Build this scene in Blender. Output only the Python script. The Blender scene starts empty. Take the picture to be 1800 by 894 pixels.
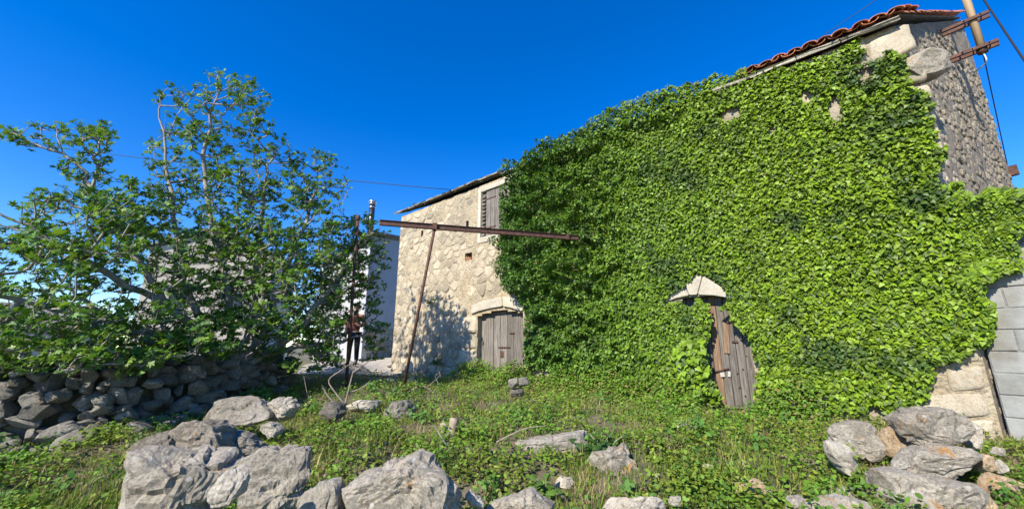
import bpy, bmesh, math, random
import numpy as np
from mathutils import Vector, Matrix, noise
R = math.radians
random.seed(7); rng = np.random.default_rng(7)
scene = bpy.context.scene
C = scene.collection

# ------------------------------------------------------------------ camera
CZ = 1.6; PITCH = R(13.2); FPX = 693.0
cam = bpy.data.cameras.new('camera'); camo = bpy.data.objects.new('camera', cam); C.objects.link(camo)
cam.sensor_width = 36; cam.lens = 36*FPX/1800; cam.clip_start = 0.05; cam.clip_end = 3000
camo.location = (0, 0, CZ); camo.rotation_euler = (R(90)+PITCH, 0, 0)
scene.camera = camo
# ------------------------------------------------------------------ light
SUN_EL = R(36); SUN_AZ = math.atan2(-.60, -.80)           # the sun stands behind and to the left of the viewer
world = bpy.data.worlds.new('World'); scene.world = world; world.use_nodes = True
wn = world.node_tree.nodes; wl = world.node_tree.links
bg = wn['Background']; sky = wn.new('ShaderNodeTexSky'); sky.sky_type = 'NISHITA'; sky.sun_disc = False
sky.sun_elevation = SUN_EL; sky.sun_rotation = SUN_AZ; sky.air_density = 1.0; sky.dust_density = 0.0; sky.ozone_density = 4.0
sky.altitude = 300
hs = wn.new('ShaderNodeHueSaturation'); hs.inputs['Saturation'].default_value = 1.38; hs.inputs['Value'].default_value = 0.98; hs.inputs['Hue'].default_value = 0.514
wl.new(sky.outputs[0], hs.inputs['Color']); wl.new(hs.outputs[0], bg.inputs[0]); bg.inputs[1].default_value = 0.15
sl = bpy.data.lights.new('sun', 'SUN'); sl.energy = 4.6; sl.angle = R(0.5); sl.color = (1, .93, .80)
so = bpy.data.objects.new('sun', sl); C.objects.link(so)
SUNV = Vector((math.sin(SUN_AZ)*math.cos(SUN_EL), math.cos(SUN_AZ)*math.cos(SUN_EL), math.sin(SUN_EL)))
so.rotation_euler = SUNV.to_track_quat('Z', 'Y').to_euler(); so.location = SUNV*60
vs = scene.view_settings; vs.view_transform = 'Standard'; vs.look = 'None'; vs.exposure = 0.80; vs.gamma = 1; vs.use_curve_mapping = False

# ------------------------------------------------------------------ pixel -> place
cp, sp = math.cos(PITCH), math.sin(PITCH)
def ray(x, y):
    a = (x-900)/FPX; v = (447-y)/FPX
    return Vector((a, cp - v*sp, sp + v*cp))
def at_y(x, y, Y):                                           # the point of that direction at depth Y
    d = ray(x, y); return Vector((0, 0, CZ)) + d*(Y/d.y)
def on_plane(x, y, P, n):
    d = ray(x, y); o = Vector((0, 0, CZ)); return o + d*((Vector(P)-o).dot(n)/d.dot(n))

# ------------------------------------------------------------------ helpers
WL = {}
def reg(o, loc, parent):
    loc = Vector(loc); WL[o.name] = loc; o.parent = parent
    o.location = loc - (WL[parent.name] if parent else Vector((0, 0, 0)))
    return o
def tag(o, label=None, cat=None, group=None, kind=None):
    if label: o['label'] = label
    if cat: o['category'] = cat
    if group: o['group'] = group
    if kind: o['kind'] = kind
    return o
def empty(name, loc, label, cat, group=None):
    o = bpy.data.objects.new(name, None); C.objects.link(o); o.empty_display_size = .1
    reg(o, loc, None); return tag(o, label, cat, group)
def link(name, me, mat, parent=None, loc=(0, 0, 0)):
    if mat is not None and not me.materials: me.materials.append(mat)
    o = bpy.data.objects.new(name, me); C.objects.link(o); return reg(o, loc, parent)
def mesh_np(name, V, F, tint=None, smooth=False):
    V = np.asarray(V, np.float32); F = np.asarray(F, np.int32); k = F.shape[1]
    me = bpy.data.meshes.new(name); me.vertices.add(len(V)); me.vertices.foreach_set('co', V.ravel())
    me.loops.add(F.size); me.loops.foreach_set('vertex_index', F.ravel())
    me.polygons.add(len(F)); me.polygons.foreach_set('loop_start', np.arange(0, F.size, k, dtype=np.int32))
    if smooth: me.polygons.foreach_set('use_smooth', np.ones(len(F), bool))
    me.update(calc_edges=True)
    if tint is not None: set_tint(me, tint)
    return me
def set_tint(me, tint):
    a = me.attributes.new('tint', 'FLOAT_COLOR', 'POINT'); t = np.ones((len(me.vertices), 4), np.float32); t[:, :3] = tint
    a.data.foreach_set('color', t.ravel())
def mesh_py(name, V, F, smooth=False):
    me = bpy.data.meshes.new(name); me.from_pydata([tuple(v) for v in V], [], F)
    if smooth: me.shade_smooth()
    me.update(); return me
def box_mesh(name, size, bev=.004, jit=0, seed=0):
    bm = bmesh.new(); bmesh.ops.create_cube(bm, size=1); r = random.Random(seed)
    for v in bm.verts:
        v.co = Vector((v.co.x*size[0], v.co.y*size[1], v.co.z*size[2]))
        if jit: v.co += Vector((r.uniform(-jit, jit), r.uniform(-jit, jit), r.uniform(-jit, jit)))
    if bev: bmesh.ops.bevel(bm, geom=bm.edges[:], offset=bev, segments=1, affect='EDGES')
    me = bpy.data.meshes.new(name); bm.to_mesh(me); bm.free(); return me
def rotz(me, a):
    me.transform(Matrix.Rotation(a, 4, 'Z')); return me
def tube(pts, rad, k=6, cap=True):
    P = [Vector(p) for p in pts]; n = len(P)
    rad = rad if hasattr(rad, '__len__') else [rad]*n
    V = []; F = []; prev = None
    for i, p in enumerate(P):
        t = (P[min(i+1, n-1)] - P[max(i-1, 0)]).normalized()
        if prev is None:
            a = t.orthogonal().normalized()
        else:
            a = (prev - t*prev.dot(t)).normalized()
        prev = a; b = t.cross(a)
        for j in range(k):
            th = 2*math.pi*j/k; V.append(p + (a*math.cos(th) + b*math.sin(th))*rad[i])
    for i in range(n-1):
        for j in range(k): F.append((i*k+j, i*k+(j+1) % k, (i+1)*k+(j+1) % k, (i+1)*k+j))
    if cap: F.append(tuple(range(k-1, -1, -1))); F.append(tuple((n-1)*k+j for j in range(k)))
    return V, F
def tube_obj(name, pts, rad, mat, parent=None, k=6):
    V, F = tube(pts, rad, k); o = V and Vector(pts[0])
    return link(name, mesh_py(name, [v-o for v in V], F, True), mat, parent, o)
def inside(poly, x, y):
    x = np.asarray(x, float); y = np.asarray(y, float); r = np.zeros(x.shape, bool); n = len(poly)
    for i in range(n):
        x0, y0 = poly[i]; x1, y1 = poly[(i+1) % n]
        c = (y0 > y) != (y1 > y)
        with np.errstate(divide='ignore', invalid='ignore'):
            r ^= c & (x < (x1-x0)*(y-y0)/((y1-y0) if y1 != y0 else 1e-9)+x0)
    return r
def fbm(p, o=4):
    a = 0; s = 1; w = 1
    for _ in range(o): a += w*noise.noise(Vector(p)*s); s *= 2.1; w *= .5
    return a
def sin_noise(a, b, sc, seed):                               # cheap smooth 2-d noise for big arrays
    g = np.random.default_rng(seed); t = 0
    for i in range(7):
        f = sc*(1.6**(i/2)); th = g.uniform(0, 6.28); ph = g.uniform(0, 6.28)
        t = t + np.sin((a*math.cos(th)+b*math.sin(th))*f+ph + 1.3*np.sin((a*math.sin(th)-b*math.cos(th))*f*.6+ph*2))
    return t/4.0

# ------------------------------------------------------------------ materials
class NT:
    def __init__(s, name, rough=.8):
        s.m = bpy.data.materials.new(name); s.m.use_nodes = True; s.t = s.m.node_tree; s.n = s.t.nodes; s.l = s.t.links
        s.b = s.n['Principled BSDF']; s.b.inputs['Roughness'].default_value = rough
        s.geo = s.n.new('ShaderNodeNewGeometry'); s.info = s.n.new('ShaderNodeObjectInfo')
        s.pos = s.geo.outputs['Position']
    def objcoord(s, sc=(1, 1, 1)):
        tc = s.n.new('ShaderNodeTexCoord'); mp = s.n.new('ShaderNodeMapping'); mp.inputs['Scale'].default_value = sc
        s.l.new(tc.outputs['Object'], mp.inputs[0])
        ad = s.n.new('ShaderNodeVectorMath'); ad.operation = 'ADD'; s.l.new(mp.outputs[0], ad.inputs[0])
        cb = s.n.new('ShaderNodeCombineXYZ'); ml = s.math('MULTIPLY', s.info.outputs['Random'], 37.0)
        for i in range(3): s.l.new(ml, cb.inputs[i])
        s.l.new(cb.outputs[0], ad.inputs[1]); s.pos = ad.outputs[0]; return s
    def stretch(s, sc):
        mp = s.n.new('ShaderNodeMapping'); mp.inputs['Scale'].default_value = sc; s.l.new(s.pos, mp.inputs[0]); s.pos = mp.outputs[0]; return s
    def math(s, op, a, b=None):
        m = s.n.new('ShaderNodeMath'); m.operation = op
        for i, v in enumerate((a, b)):
            if v is None: continue
            if isinstance(v, (int, float)): m.inputs[i].default_value = v
            else: s.l.new(v, m.inputs[i])
        return m.outputs[0]
    def noise(s, scale, detail=6, rough=.6, dist=0):
        t = s.n.new('ShaderNodeTexNoise'); t.inputs['Scale'].default_value = scale; t.inputs['Detail'].default_value = detail
        t.inputs['Roughness'].default_value = rough; t.inputs['Distortion'].default_value = dist; s.l.new(s.pos, t.inputs['Vector']); return t.outputs[0]
    def voro(s, scale, feat='F1', out=0):
        t = s.n.new('ShaderNodeTexVoronoi'); t.inputs['Scale'].default_value = scale; t.feature = feat; s.l.new(s.pos, t.inputs['Vector']); return t.outputs[out]
    def ramp(s, fac, stops):
        r = s.n.new('ShaderNodeValToRGB'); e = r.color_ramp.elements
        while len(e) < len(stops): e.new(.5)
        for i, (p, c) in enumerate(stops):
            e[i].position = p; e[i].color = (*c, 1) if hasattr(c, '__len__') else (c, c, c, 1)
        s.l.new(fac, r.inputs[0]); return r.outputs[0]
    def mix(s, fac, a, b, mode='MIX'):
        m = s.n.new('ShaderNodeMix'); m.data_type = 'RGBA'; m.blend_type = mode
        for sock, v in ((m.inputs[0], fac), (m.inputs[6], a), (m.inputs[7], b)):
            if isinstance(v, (int, float)): sock.default_value = v
            elif isinstance(v, tuple): sock.default_value = (*v, 1)
            else: s.l.new(v, sock)
        return m.outputs[2]
    def color(s, c):
        if isinstance(c, tuple): s.b.inputs['Base Color'].default_value = (*c, 1)
        else: s.l.new(c, s.b.inputs['Base Color'])
        return s
    def bump(s, h, strength=.5, dist=.02):
        b = s.n.new('ShaderNodeBump'); b.inputs['Strength'].default_value = strength; b.inputs['Distance'].default_value = dist
        s.l.new(h, b.inputs['Height']); s.l.new(b.outputs[0], s.b.inputs['Normal']); return s

def rock_mat(name, a, b, dark, lichen=.5, white=.4, tonal=.35, bmp=1.0):
    t = NT(name, .92)
    c = t.ramp(t.noise(2.6, 8, .65, .4), [(.30, a), (.5, tuple((x+y)/2 for x, y in zip(a, b))), (.7, b)])
    c = t.mix(t.ramp(t.noise(11, 9, .8, .5), [(.34, .65), (.46, 0.0)]), c, dark)
    c = t.mix(t.ramp(t.math('ABSOLUTE', t.math('SUBTRACT', t.noise(3.4, 9, .7, 1.2), .5)), [(.0, .6), (.02, 0.0)]), c, dark)
    c = t.mix(t.ramp(t.noise(48, 5, .7), [(.38, .6), (.50, 0.0)]), c, dark)
    if lichen: c = t.mix(t.math('MULTIPLY', t.ramp(t.noise(5.5, 5, .65, .6), [(.60, 0), (.66, 1)]), lichen), c, (.40, .19, .045))
    if white: c = t.mix(t.math('MULTIPLY', t.ramp(t.voro(9), [(.09, 1), (.16, 0)]), white), c, (.62, .61, .56))
    c = t.mix(t.ramp(t.noise(.9, 7, .65, .5), [(.50, 0), (.66, .45)]), c, tuple(x*.6 for x in a))
    v = t.math('ADD', t.math('MULTIPLY', t.info.outputs['Random'], tonal), 1-tonal*.5)
    t.color(t.mix(1.0, c, t.mixv(v), 'MULTIPLY'))
    h = t.math('ADD', t.math('MULTIPLY', t.noise(9, 10, .78, .5), 1.0), t.math('MULTIPLY', t.math('ABSOLUTE', t.math('SUBTRACT', t.noise(16, 8, .75, .8), .5)), 1.3))
    t.bump(h, bmp, .085*bmp); return t.m
def mixv(self, v):
    cb = self.n.new('ShaderNodeCombineColor')
    for i in range(3): self.l.new(v, cb.inputs[i])
    return cb.outputs[0]
NT.mixv = mixv

M = {}
M['boulder'] = rock_mat('boulder_limestone', (.33, .285, .215), (.49, .435, .35), (.085, .07, .05), .8, .5, .3, .62)
M['shadestone'] = rock_mat('shade_brown_limestone', (.24, .20, .145), (.38, .325, .25), (.06, .048, .035), .5, .3, .3, .7)  # darker, browner boulder limestone; its tone stands in for shade setting rocks apart
M['wallstone'] = rock_mat('weathered_grey_stone', (.17, .152, .12), (.35, .318, .26), (.055, .048, .036), .25, .25, .7, .7)
M['palestone'] = rock_mat('pale_limestone', (.42, .37, .285), (.58, .525, .43), (.16, .13, .095), .3, .25, .35, .62)
M['orangestone'] = rock_mat('ochre_stone', (.42, .28, .15), (.55, .43, .28), (.14, .09, .05), .7, .2, .3, .6)
M['housestone'] = rock_mat('house_limestone', (.40, .33, .215), (.58, .51, .385), (.22, .17, .11), .25, .3, .6, .65)
M['quoin'] = rock_mat('dressed_quoin_stone', (.42, .355, .25), (.55, .485, .37), (.25, .20, .135), .35, .1, .3, .55)
M['lintel'] = rock_mat('dressed_lintel_stone', (.48, .425, .325), (.60, .55, .45), (.34, .285, .20), .1, .1, .2, .5)
M['sidestone'] = rock_mat('rough_side_stone', (.30, .245, .17), (.60, .52, .39), (.10, .075, .05), .25, .2, .9, .5)
t = NT('rubble_mortar', .95)
c = t.ramp(t.noise(3.2, 8, .7), [(.3, (.33, .255, .155)), (.5, (.44, .36, .235)), (.72, (.54, .465, .335))])
c = t.mix(t.ramp(t.noise(17, 6, .7), [(.36, .8), (.48, 0)]), c, (.17, .13, .085))
c = t.mix(t.ramp(t.noise(.9, 7, .65, .5), [(.50, 0), (.66, .55)]), c, (.23, .205, .165))
t.color(c); t.bump(t.math('ADD', t.noise(14, 8, .75), t.math('MULTIPLY', t.voro(22), .5)), .9, .045); M['mortar'] = t.m
t = NT('dark_pebbly_mortar', .95)
c = t.ramp(t.noise(9, 6, .7), [(.3, (.14, .11, .08)), (.7, (.36, .30, .22))]); t.color(c); t.bump(t.noise(24, 6, .7), .9, .05); M['sidemortar'] = t.m
t = NT('earth', .97)
c = t.ramp(t.noise(1.7, 8, .65), [(.3, (.11, .08, .05)), (.5, (.21, .16, .10)), (.72, (.34, .28, .19))])
c = t.mix(t.ramp(t.noise(.8, 4, .5), [(.42, 0), (.6, .7)]), c, (.06, .09, .02))
t.color(c); t.bump(t.noise(22, 8, .75), .9, .05); M['earth'] = t.m
t = NT('path_concrete', .93)
t.color(t.ramp(t.noise(4, 7, .65), [(.3, (.34, .29, .22)), (.7, (.50, .45, .37))])); t.bump(t.noise(30, 6, .7), .5, .02); M['path'] = t.m
t = NT('concrete_block', .93)
c = t.ramp(t.noise(6, 7, .65), [(.3, (.25, .255, .235)), (.7, (.36, .365, .34))])
c = t.mix(t.ramp(t.noise(1.3, 5, .6), [(.50, 0), (.62, .65)]), c, (.18, .16, .125))
v = t.math('ADD', t.math('MULTIPLY', t.info.outputs['Random'], .22), .86)
t.color(t.mix(1.0, c, t.mixv(v), 'MULTIPLY')); t.bump(t.noise(70, 5, .7), .6, .012); M['block'] = t.m
t = NT('grey_mortar', .95); t.color(t.ramp(t.noise(12, 5, .6), [(.3, (.14, .13, .12)), (.7, (.27, .26, .24))])); t.bump(t.noise(40, 5, .7), .6, .02); M['greymortar'] = t.m
t = NT('weathered_door_wood', .88).objcoord((9, 9, .55))
c = t.ramp(t.noise(4.5, 8, .7, .6), [(.28, (.035, .026, .018)), (.45, (.135, .115, .095)), (.62, (.24, .215, .185)), (.8, (.36, .33, .29))])
v = t.math('ADD', t.math('MULTIPLY', t.info.outputs['Random'], .55), .70)
t.color(t.mix(1.0, c, t.mixv(v), 'MULTIPLY')); t.bump(t.noise(6, 8, .75, .4), .9, .012); M['wood'] = t.m
t = NT('raw_brown_wood', .85).objcoord((9, 9, .55))
t.color(t.ramp(t.noise(4, 8, .7, .6), [(.3, (.10, .06, .04)), (.55, (.24, .15, .09)), (.75, (.42, .31, .19))])); t.bump(t.noise(6, 8, .75), .8, .01); M['rawwood'] = t.m
t = NT('rusty_steel', .75)
t.color(t.ramp(t.noise(14, 7, .7), [(.3, (.045, .025, .02)), (.55, (.115, .055, .038)), (.75, (.20, .10, .06))])); t.b.inputs['Metallic'].default_value = .25
t.bump(t.noise(60, 4, .7), .4, .006); M['rust'] = t.m
t = NT('terracotta_tile', .88)
c = t.ramp(t.noise(7, 7, .7), [(.28, (.30, .12, .06)), (.5, (.52, .20, .10)), (.72, (.60, .31, .19))])
v = t.math('ADD', t.math('MULTIPLY', t.info.outputs['Random'], .5), .75)
t.color(t.mix(1.0, c, t.mixv(v), 'MULTIPLY')); t.bump(t.noise(30, 6, .7), .5, .015); M['tile'] = t.m
M['slab'] = rock_mat('roof_slab_stone', (.27, .25, .21), (.44, .42, .37), (.10, .09, .075), .3, .3, .5)
t = NT('white_render', .9); t.color(t.ramp(t.noise(3, 6, .6), [(.3, (.36, .36, .355)), (.7, (.46, .46, .45))])); t.bump(t.noise(40, 4, .6), .2, .01); M['white'] = t.m
t = NT('grey_render', .9); t.color(t.ramp(t.noise(2, 6, .6), [(.3, (.42, .42, .43)), (.7, (.49, .49, .50))])); t.bump(t.noise(40, 4, .6), .2, .01); M['grey'] = t.m
t = NT('ridge_house_render', .9); t.color(t.ramp(t.noise(1.5, 6, .6), [(.3, (.36, .32, .26)), (.7, (.50, .45, .38))])); M['beige'] = t.m
t = NT('window_glass', .12); t.color((.02, .025, .03)); t.b.inputs['Specular IOR Level'].default_value = .6; M['glass'] = t.m
t = NT('dark_flue_metal', .35); t.color((.10, .10, .11)); t.b.inputs['Metallic'].default_value = .8; M['flue'] = t.m
t = NT('bright_flue_metal', .25); t.color((.6, .6, .6)); t.b.inputs['Metallic'].default_value = .9; M['steel'] = t.m
t = NT('black_cable', .6); t.color((.012, .012, .016)); M['cable'] = t.m
t = NT('white_cable', .6); t.color((.55, .55, .54)); M['wcable'] = t.m
t = NT('mast_wood', .85).stretch((6, 6, .6)); t.color(t.ramp(t.noise(3, 6, .6), [(.3, (.28, .19, .10)), (.7, (.45, .33, .19))])); M['mast'] = t.m
t = NT('bark_grey', .9).stretch((1, 1, .6))
t.color(t.ramp(t.noise(12, 7, .7), [(.3, (.12, .105, .085)), (.5, (.27, .24, .20)), (.72, (.42, .38, .33))])); t.bump(t.noise(30, 6, .7), .6, .01); M['bark'] = t.m
t = NT('dead_wood', .9); t.color(t.ramp(t.noise(14, 6, .7), [(.3, (.15, .115, .085)), (.7, (.36, .30, .235))])); M['dead'] = t.m
t = NT('cut_wood', .9); t.color(t.ramp(t.noise(20, 6, .7), [(.3, (.20, .15, .10)), (.7, (.44, .35, .25))])); t.bump(t.noise(40, 6, .7), .6, .01); M['cut'] = t.m
t = NT('white_paper', .8); t.color((.40, .38, .33)); M['paper'] = t.m
t = NT('broken_brick', .9); t.color(t.ramp(t.noise(14, 6, .7), [(.3, (.28, .11, .05)), (.7, (.47, .24, .13))])); M['brick'] = t.m
def leaf_mat(name, rough, trans, spec=.4, vein=.12):
    t = NT(name, rough); at = t.n.new('ShaderNodeAttribute'); at.attribute_name = 'tint'
    c = t.mix(t.ramp(t.noise(40, 3, .6), [(.35, vein), (.65, 0)]), at.outputs['Color'], (.02, .035, .008))
    t.color(c); t.b.inputs['Specular IOR Level'].default_value = spec
    tr = t.n.new('ShaderNodeBsdfTranslucent'); tc = t.mix(1.0, at.outputs['Color'], (1.25, 1.25, .55), 'MULTIPLY'); t.l.new(tc, tr.inputs[0])
    mx = t.n.new('ShaderNodeMixShader'); mx.inputs[0].default_value = trans
    t.l.new(t.b.outputs[0], mx.inputs[1]); t.l.new(tr.outputs[0], mx.inputs[2]); t.l.new(mx.outputs[0], t.n['Material Output'].inputs[0]); return t.m
M['ivy'] = leaf_mat('ivy_leaf', .48, .22, .32)
M['fig'] = leaf_mat('fig_leaf', .5, .30, .4)
M['grass'] = leaf_mat('grass_blade', .6, .25, .3, .05)
M['weed'] = leaf_mat('weed_leaf', .55, .25, .3)
M['straw'] = leaf_mat('dry_straw', .8, .15, .2, .05)

# ------------------------------------------------------------------ layout of the old house
Z0 = 10.2; n0 = math.hypot(780, 712)
D = Vector((-780/n0, 712/n0, 0))                             # along the facade, away from the right corner
N = Vector((-D.y, D.x, 0)); N = N if N.y < 0 else -N         # out of the facade
FP = Vector((0, Z0, 0))
def fac(x, y, off=0.0):                                      # pixel on the facade (pushed out by off) -> (s, z)
    p = on_plane(x, y, FP+N*off, N); return (p-CORNER).dot(D), p.z
CORNER = Vector((0, 0, 0)); pc = on_plane(1722, 610, FP, N); CORNER = Vector((pc.x, pc.y, 0))
SA = fac(696, 520)[0]                                        # facade length
def fp(s, z, off=0.0): return CORNER + D*s + N*off + Vector((0, 0, z))
zE0 = fac(1605, 33)[1]; zE1 = fac(708, 380)[1]
def z_eave(s): return zE0 + (zE1-zE0)*s/SA
PHI = R(60); SD = Vector((math.sin(PHI), math.cos(PHI), 0)); SN = Vector((SD.y, -SD.x, 0)); SL = 5.5
def sp_(a, z, off=0.0): return CORNER + SD*a + SN*off + Vector((0, 0, z))
zR = zE0 + 2.75
print('house: len %.2f eave %.2f %.2f corner %s' % (SA, zE0, zE1, tuple(CORNER)))

# ------------------------------------------------------------------ ground
WALLP = [(-11, 3.2), (-8.5, 4.1), (-6.0, 4.95), (-5.15, 5.5), (-4.75, 6.3), (-4.75, 7.5), (-4.55, 8.6)]
GP = [(0, 0, -1.6), (-3, 1.8, -1.55), (3, 1.8, -1.5), (0, 3, -1.38), (-3, 3.2, -1.4), (2.5, 3.2, -1.28), (5, 3.2, -1.36), (7, 2, -1.4), (-6, 3, -1.42),
      (-9, 2, -1.4), (-2.2, 8, -.8), (-4.8, 12, -.47), (-3.6, 10, -.66), (-6.0, 4.6, -1.22), (-4.6, 5.6, -1.1), (-4.2, 8, -.86), (0, 6, -.98), (2, 5, -1.02),
      (-2, 5.5, -1.04), (-6, 14, -.42), (-4, 17, -.4), (-10, 20, -.6), (12, 15, -.6), (20, 30, -1), (-20, 30, -2.0), (-15, 10, -.9), (0, 20, -.4), (0, 60, -1.5), (60, 0, -1.5), (-60, 20, -4), (0, -60, -2)]
for s in (0, 2, 4, 6, 8, 10, 12, 13.6):
    for o in (0, .8): p = fp(s, 0, o); GP.append((p.x, p.y, -1.07 + .21*s/14))
for L in (7.5,): p = sp_(L, 0); GP.append((p.x, p.y, -.9))
GPA = np.array(GP)
WP = np.array(WALLP)
def wall_side(x, y):                                         # signed distance to the dry stone wall, positive behind it, and run along it
    best = np.full(x.shape, 1e9); sg = np.zeros(x.shape); tt = np.zeros(x.shape); acc = 0
    for i in range(len(WP)-1):
        a, b = WP[i], WP[i+1]; d = b-a; L = np.hypot(*d); d = d/L
        u = np.clip((x-a[0])*d[0]+(y-a[1])*d[1], 0, L)
        dx = x-(a[0]+d[0]*u); dy = y-(a[1]+d[1]*u); r = np.hypot(dx, dy)
        c = d[0]*(y-a[1])-d[1]*(x-a[0])
        m = r < best-1e-6
        best = np.where(m, r, best); sg = np.where(m, np.sign(c), sg); tt = np.where(m, acc+u, tt); acc += L
    return best*sg, tt, acc
def ground_np(x, y, fine=True):
    x = np.asarray(x, float); y = np.asarray(y, float); num = 0; den = 0
    for (a, b, c) in GP:
        w = 1.0/(((x-a)**2+(y-b)**2)+.05)**1.6; num = num+w*c; den = den+w
    z = num/den + CZ
    d, tt, tot = wall_side(x, y)
    lift = np.clip((d-.02)/.28, 0, 1); lift = lift*lift*(3-2*lift)
    fade = np.clip((tot-.1-tt)/1.1, 0, 1)*np.clip((9-d)/5, 0, 1)
    top = CZ-.30-.12*np.clip((tt-6)/4, 0, 1)
    z = z + np.maximum(top-z, 0)*lift*fade
    near = np.clip((22-np.hypot(x, y))/10, 0, 1)
    z = z + near*(.05*sin_noise(x, y, 1.6, 3)+.025*sin_noise(x, y, 4.5, 4))
    return z
def ground(x, y): return float(ground_np(np.array([x]), np.array([y]))[0])
def on_ground(x, y):
    d = ray(x, y); t = np.linspace(1.5, 40, 1500); g = ground_np(d.x*t, d.y*t); h = CZ + d.z*t
    i = np.argmax(h < g); i = i if h[i] < g[i] else len(t)-1
    return Vector((0, 0, CZ)) + d*t[i]
def axis(lo, hi, st, far):
    a = list(np.arange(lo, hi+1e-6, st)); s = st; v = lo
    while v > -far: s *= 1.35; v -= s; a.insert(0, v)
    s = st; v = hi
    while v < far: s *= 1.35; v += s; a.append(v)
    return np.array(a)
gx = axis(-9, 8.5, .085, 900); gy = axis(1.2, 15, .085, 900)
XX, YY = np.meshgrid(gx, gy); ZZ = ground_np(XX, YY)
nx, ny = len(gx), len(gy); idx = np.arange(nx*ny).reshape(ny, nx)
GF = np.stack([idx[:-1, :-1], idx[:-1, 1:], idx[1:, 1:], idx[1:, :-1]], -1).reshape(-1, 4)
tag(link('ground', mesh_np('ground', np.stack([XX, YY, ZZ], -1).reshape(-1, 3), GF, smooth=True), M['earth']), kind='structure')

# ------------------------------------------------------------------ shapes for rocks and stones
ICO = {}
def ico(k):
    if k not in ICO:
        bm = bmesh.new(); bmesh.ops.create_icosphere(bm, subdivisions=k, radius=1); bm.verts.ensure_lookup_table()
        ICO[k] = (np.array([v.co for v in bm.verts]), [tuple(v.index for v in f.verts) for f in bm.faces]); bm.free()
    return ICO[k]
def rough_stone(seed, k=2, ncut=9, amp=.12, box=True):       # an angular stone about 1 across
    r = np.random.default_rng(seed); V, F = ico(k); V = V.copy()
    if box: V = np.sign(V)*np.abs(V)**.62; V /= np.abs(V).max()
    for _ in range(ncut):
        n = r.normal(size=3); n /= np.linalg.norm(n); h = r.uniform(.55, .9)
        e = V@n-h; V = V - np.where(e > 0, e, 0)[:, None]*n*.95
    o = Vector(r.uniform(0, 50, 3)); W = []
    for v in V: W.append(v*(1+amp*fbm(Vector(v)*1.7+o, 3)))
    W = np.array(W); W /= np.abs(W).max(0); return W*.5, F
STONES = []
for i in range(14):
    V, F = rough_stone(100+i, 3, 16, .10)
    me = mesh_py('stone', V, F, False); STONES.append(me)
def stone_obj(name, parent, loc, size, rz, mat, i, tilt=.12):
    me = STONES[i % 14]
    key = (i % 14, mat.name)
    if key not in SM:
        m2 = me.copy(); m2.materials.append(mat); SM[key] = m2
    o = link(name, SM[key], None, parent, loc); o.scale = size
    o.rotation_euler = (random.uniform(-tilt, tilt), random.uniform(-tilt, tilt), rz + random.choice((0, math.pi))); return o
SM = {}

# ------------------------------------------------------------------ the old house
house = empty('old_stone_house', CORNER + Vector((0, 0, .5)), 'two storey old stone house half covered by ivy, with weathered plank doors', 'house')
base_z = .35
# openings in the facade, (s, z) polygons
def arch(sl, sr, zb, zs, rise, n=8):
    P = [(sl, zb), (sr, zb)]
    for i in range(n+1):
        u = i/n; P.append((sr+(sl-sr)*u, zs+rise*(1-(2*u-1)**2)))
    return P
s1l = fac(838, 600)[0]; s1r = fac(921, 600)[0]; z1 = fac(876, 553)[1]
s2l = fac(1182, 600)[0]; s2r = fac(1322, 640)[0]; z2 = fac(1226, 531)[1]
wl_s, wr_s = fac(845, 370)[0], fac(893, 370)[0]; wz0 = fac(862, 414)[1]; wz1 = fac(862, 331)[1]
door1 = arch(s1l, s1r, base_z, z1-.02, .13); door2 = arch(s2l, s2r, base_z, z2-.02, .14)
win = [(wl_s, wz0), (wr_s, wz0), (wr_s, wz1), (wl_s, wz1)]
def hole(x, y, w, h):
    s, z = fac(x, y); return [(s-w, z-h), (s+w, z-h), (s+w, z+h), (s-w, z+h)]
holes = [hole(742, 411, .075, .15), hole(822, 394, .06, .12), hole(823, 450, .14, .11)]
opens = [door1, door2, win] + holes
cs = .06
ss = np.arange(0, SA+cs*.5, cs); ns = len(ss); nz = 112
S2 = np.zeros((ns, nz)); Zg = np.zeros((ns, nz)); V = []
for i, s in enumerate(ss):
    for j in range(nz):
        z = base_z + (z_eave(s)-base_z)*j/(nz-1); S2[i, j] = s; Zg[i, j] = z
        o = .022*fbm((s*1.3, z*1.3, 2.), 3) + .012*noise.noise(Vector((s*6, z*6, 7)))
        if 0 < i < ns-1: V.append(fp(s, z, o))
        else: V.append(fp(s, z, 0))
ids = np.arange(ns*nz).reshape(ns, nz)
cS = (S2[:-1, :-1]+S2[1:, 1:])/2; cZ = (Zg[:-1, :-1]+Zg[1:, 1:])/2
keep = np.ones(cS.shape, bool)
for P in opens: keep &= ~inside(P, cS, cZ)
Q = np.stack([ids[:-1, :-1], ids[:-1, 1:], ids[1:, 1:], ids[1:, :-1]], -1)[keep]
o0 = fp(0, base_z)
facade = link('facade_wall', mesh_np('facade_wall', np.array(V)-np.array(o0), Q, smooth=True), M['mortar'], house, o0)
# reveals behind the openings
def reveal(P, depth, parent=house):
    a = np.array(P); c = a.mean(0); a = c + (a-c)*1.0 + np.sign(a-c)*.03; n = len(a)
    V = [fp(s, z, -.012) for s, z in a]+[fp(s, z, -depth) for s, z in a]; o = V[0].copy(); V = [v-o for v in V]
    F = [(i, (i+1) % n, n+(i+1) % n, n+i) for i in range(n)]+[tuple(range(n, 2*n))]
    return link('reveal', mesh_py('reveal', V, F), M['mortar'], parent, o)
for P, d in ((door1, .34), (door2, .34), (win, .30), (holes[0], .25), (holes[1], .25), (holes[2], .22)): reveal(P, d)
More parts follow.
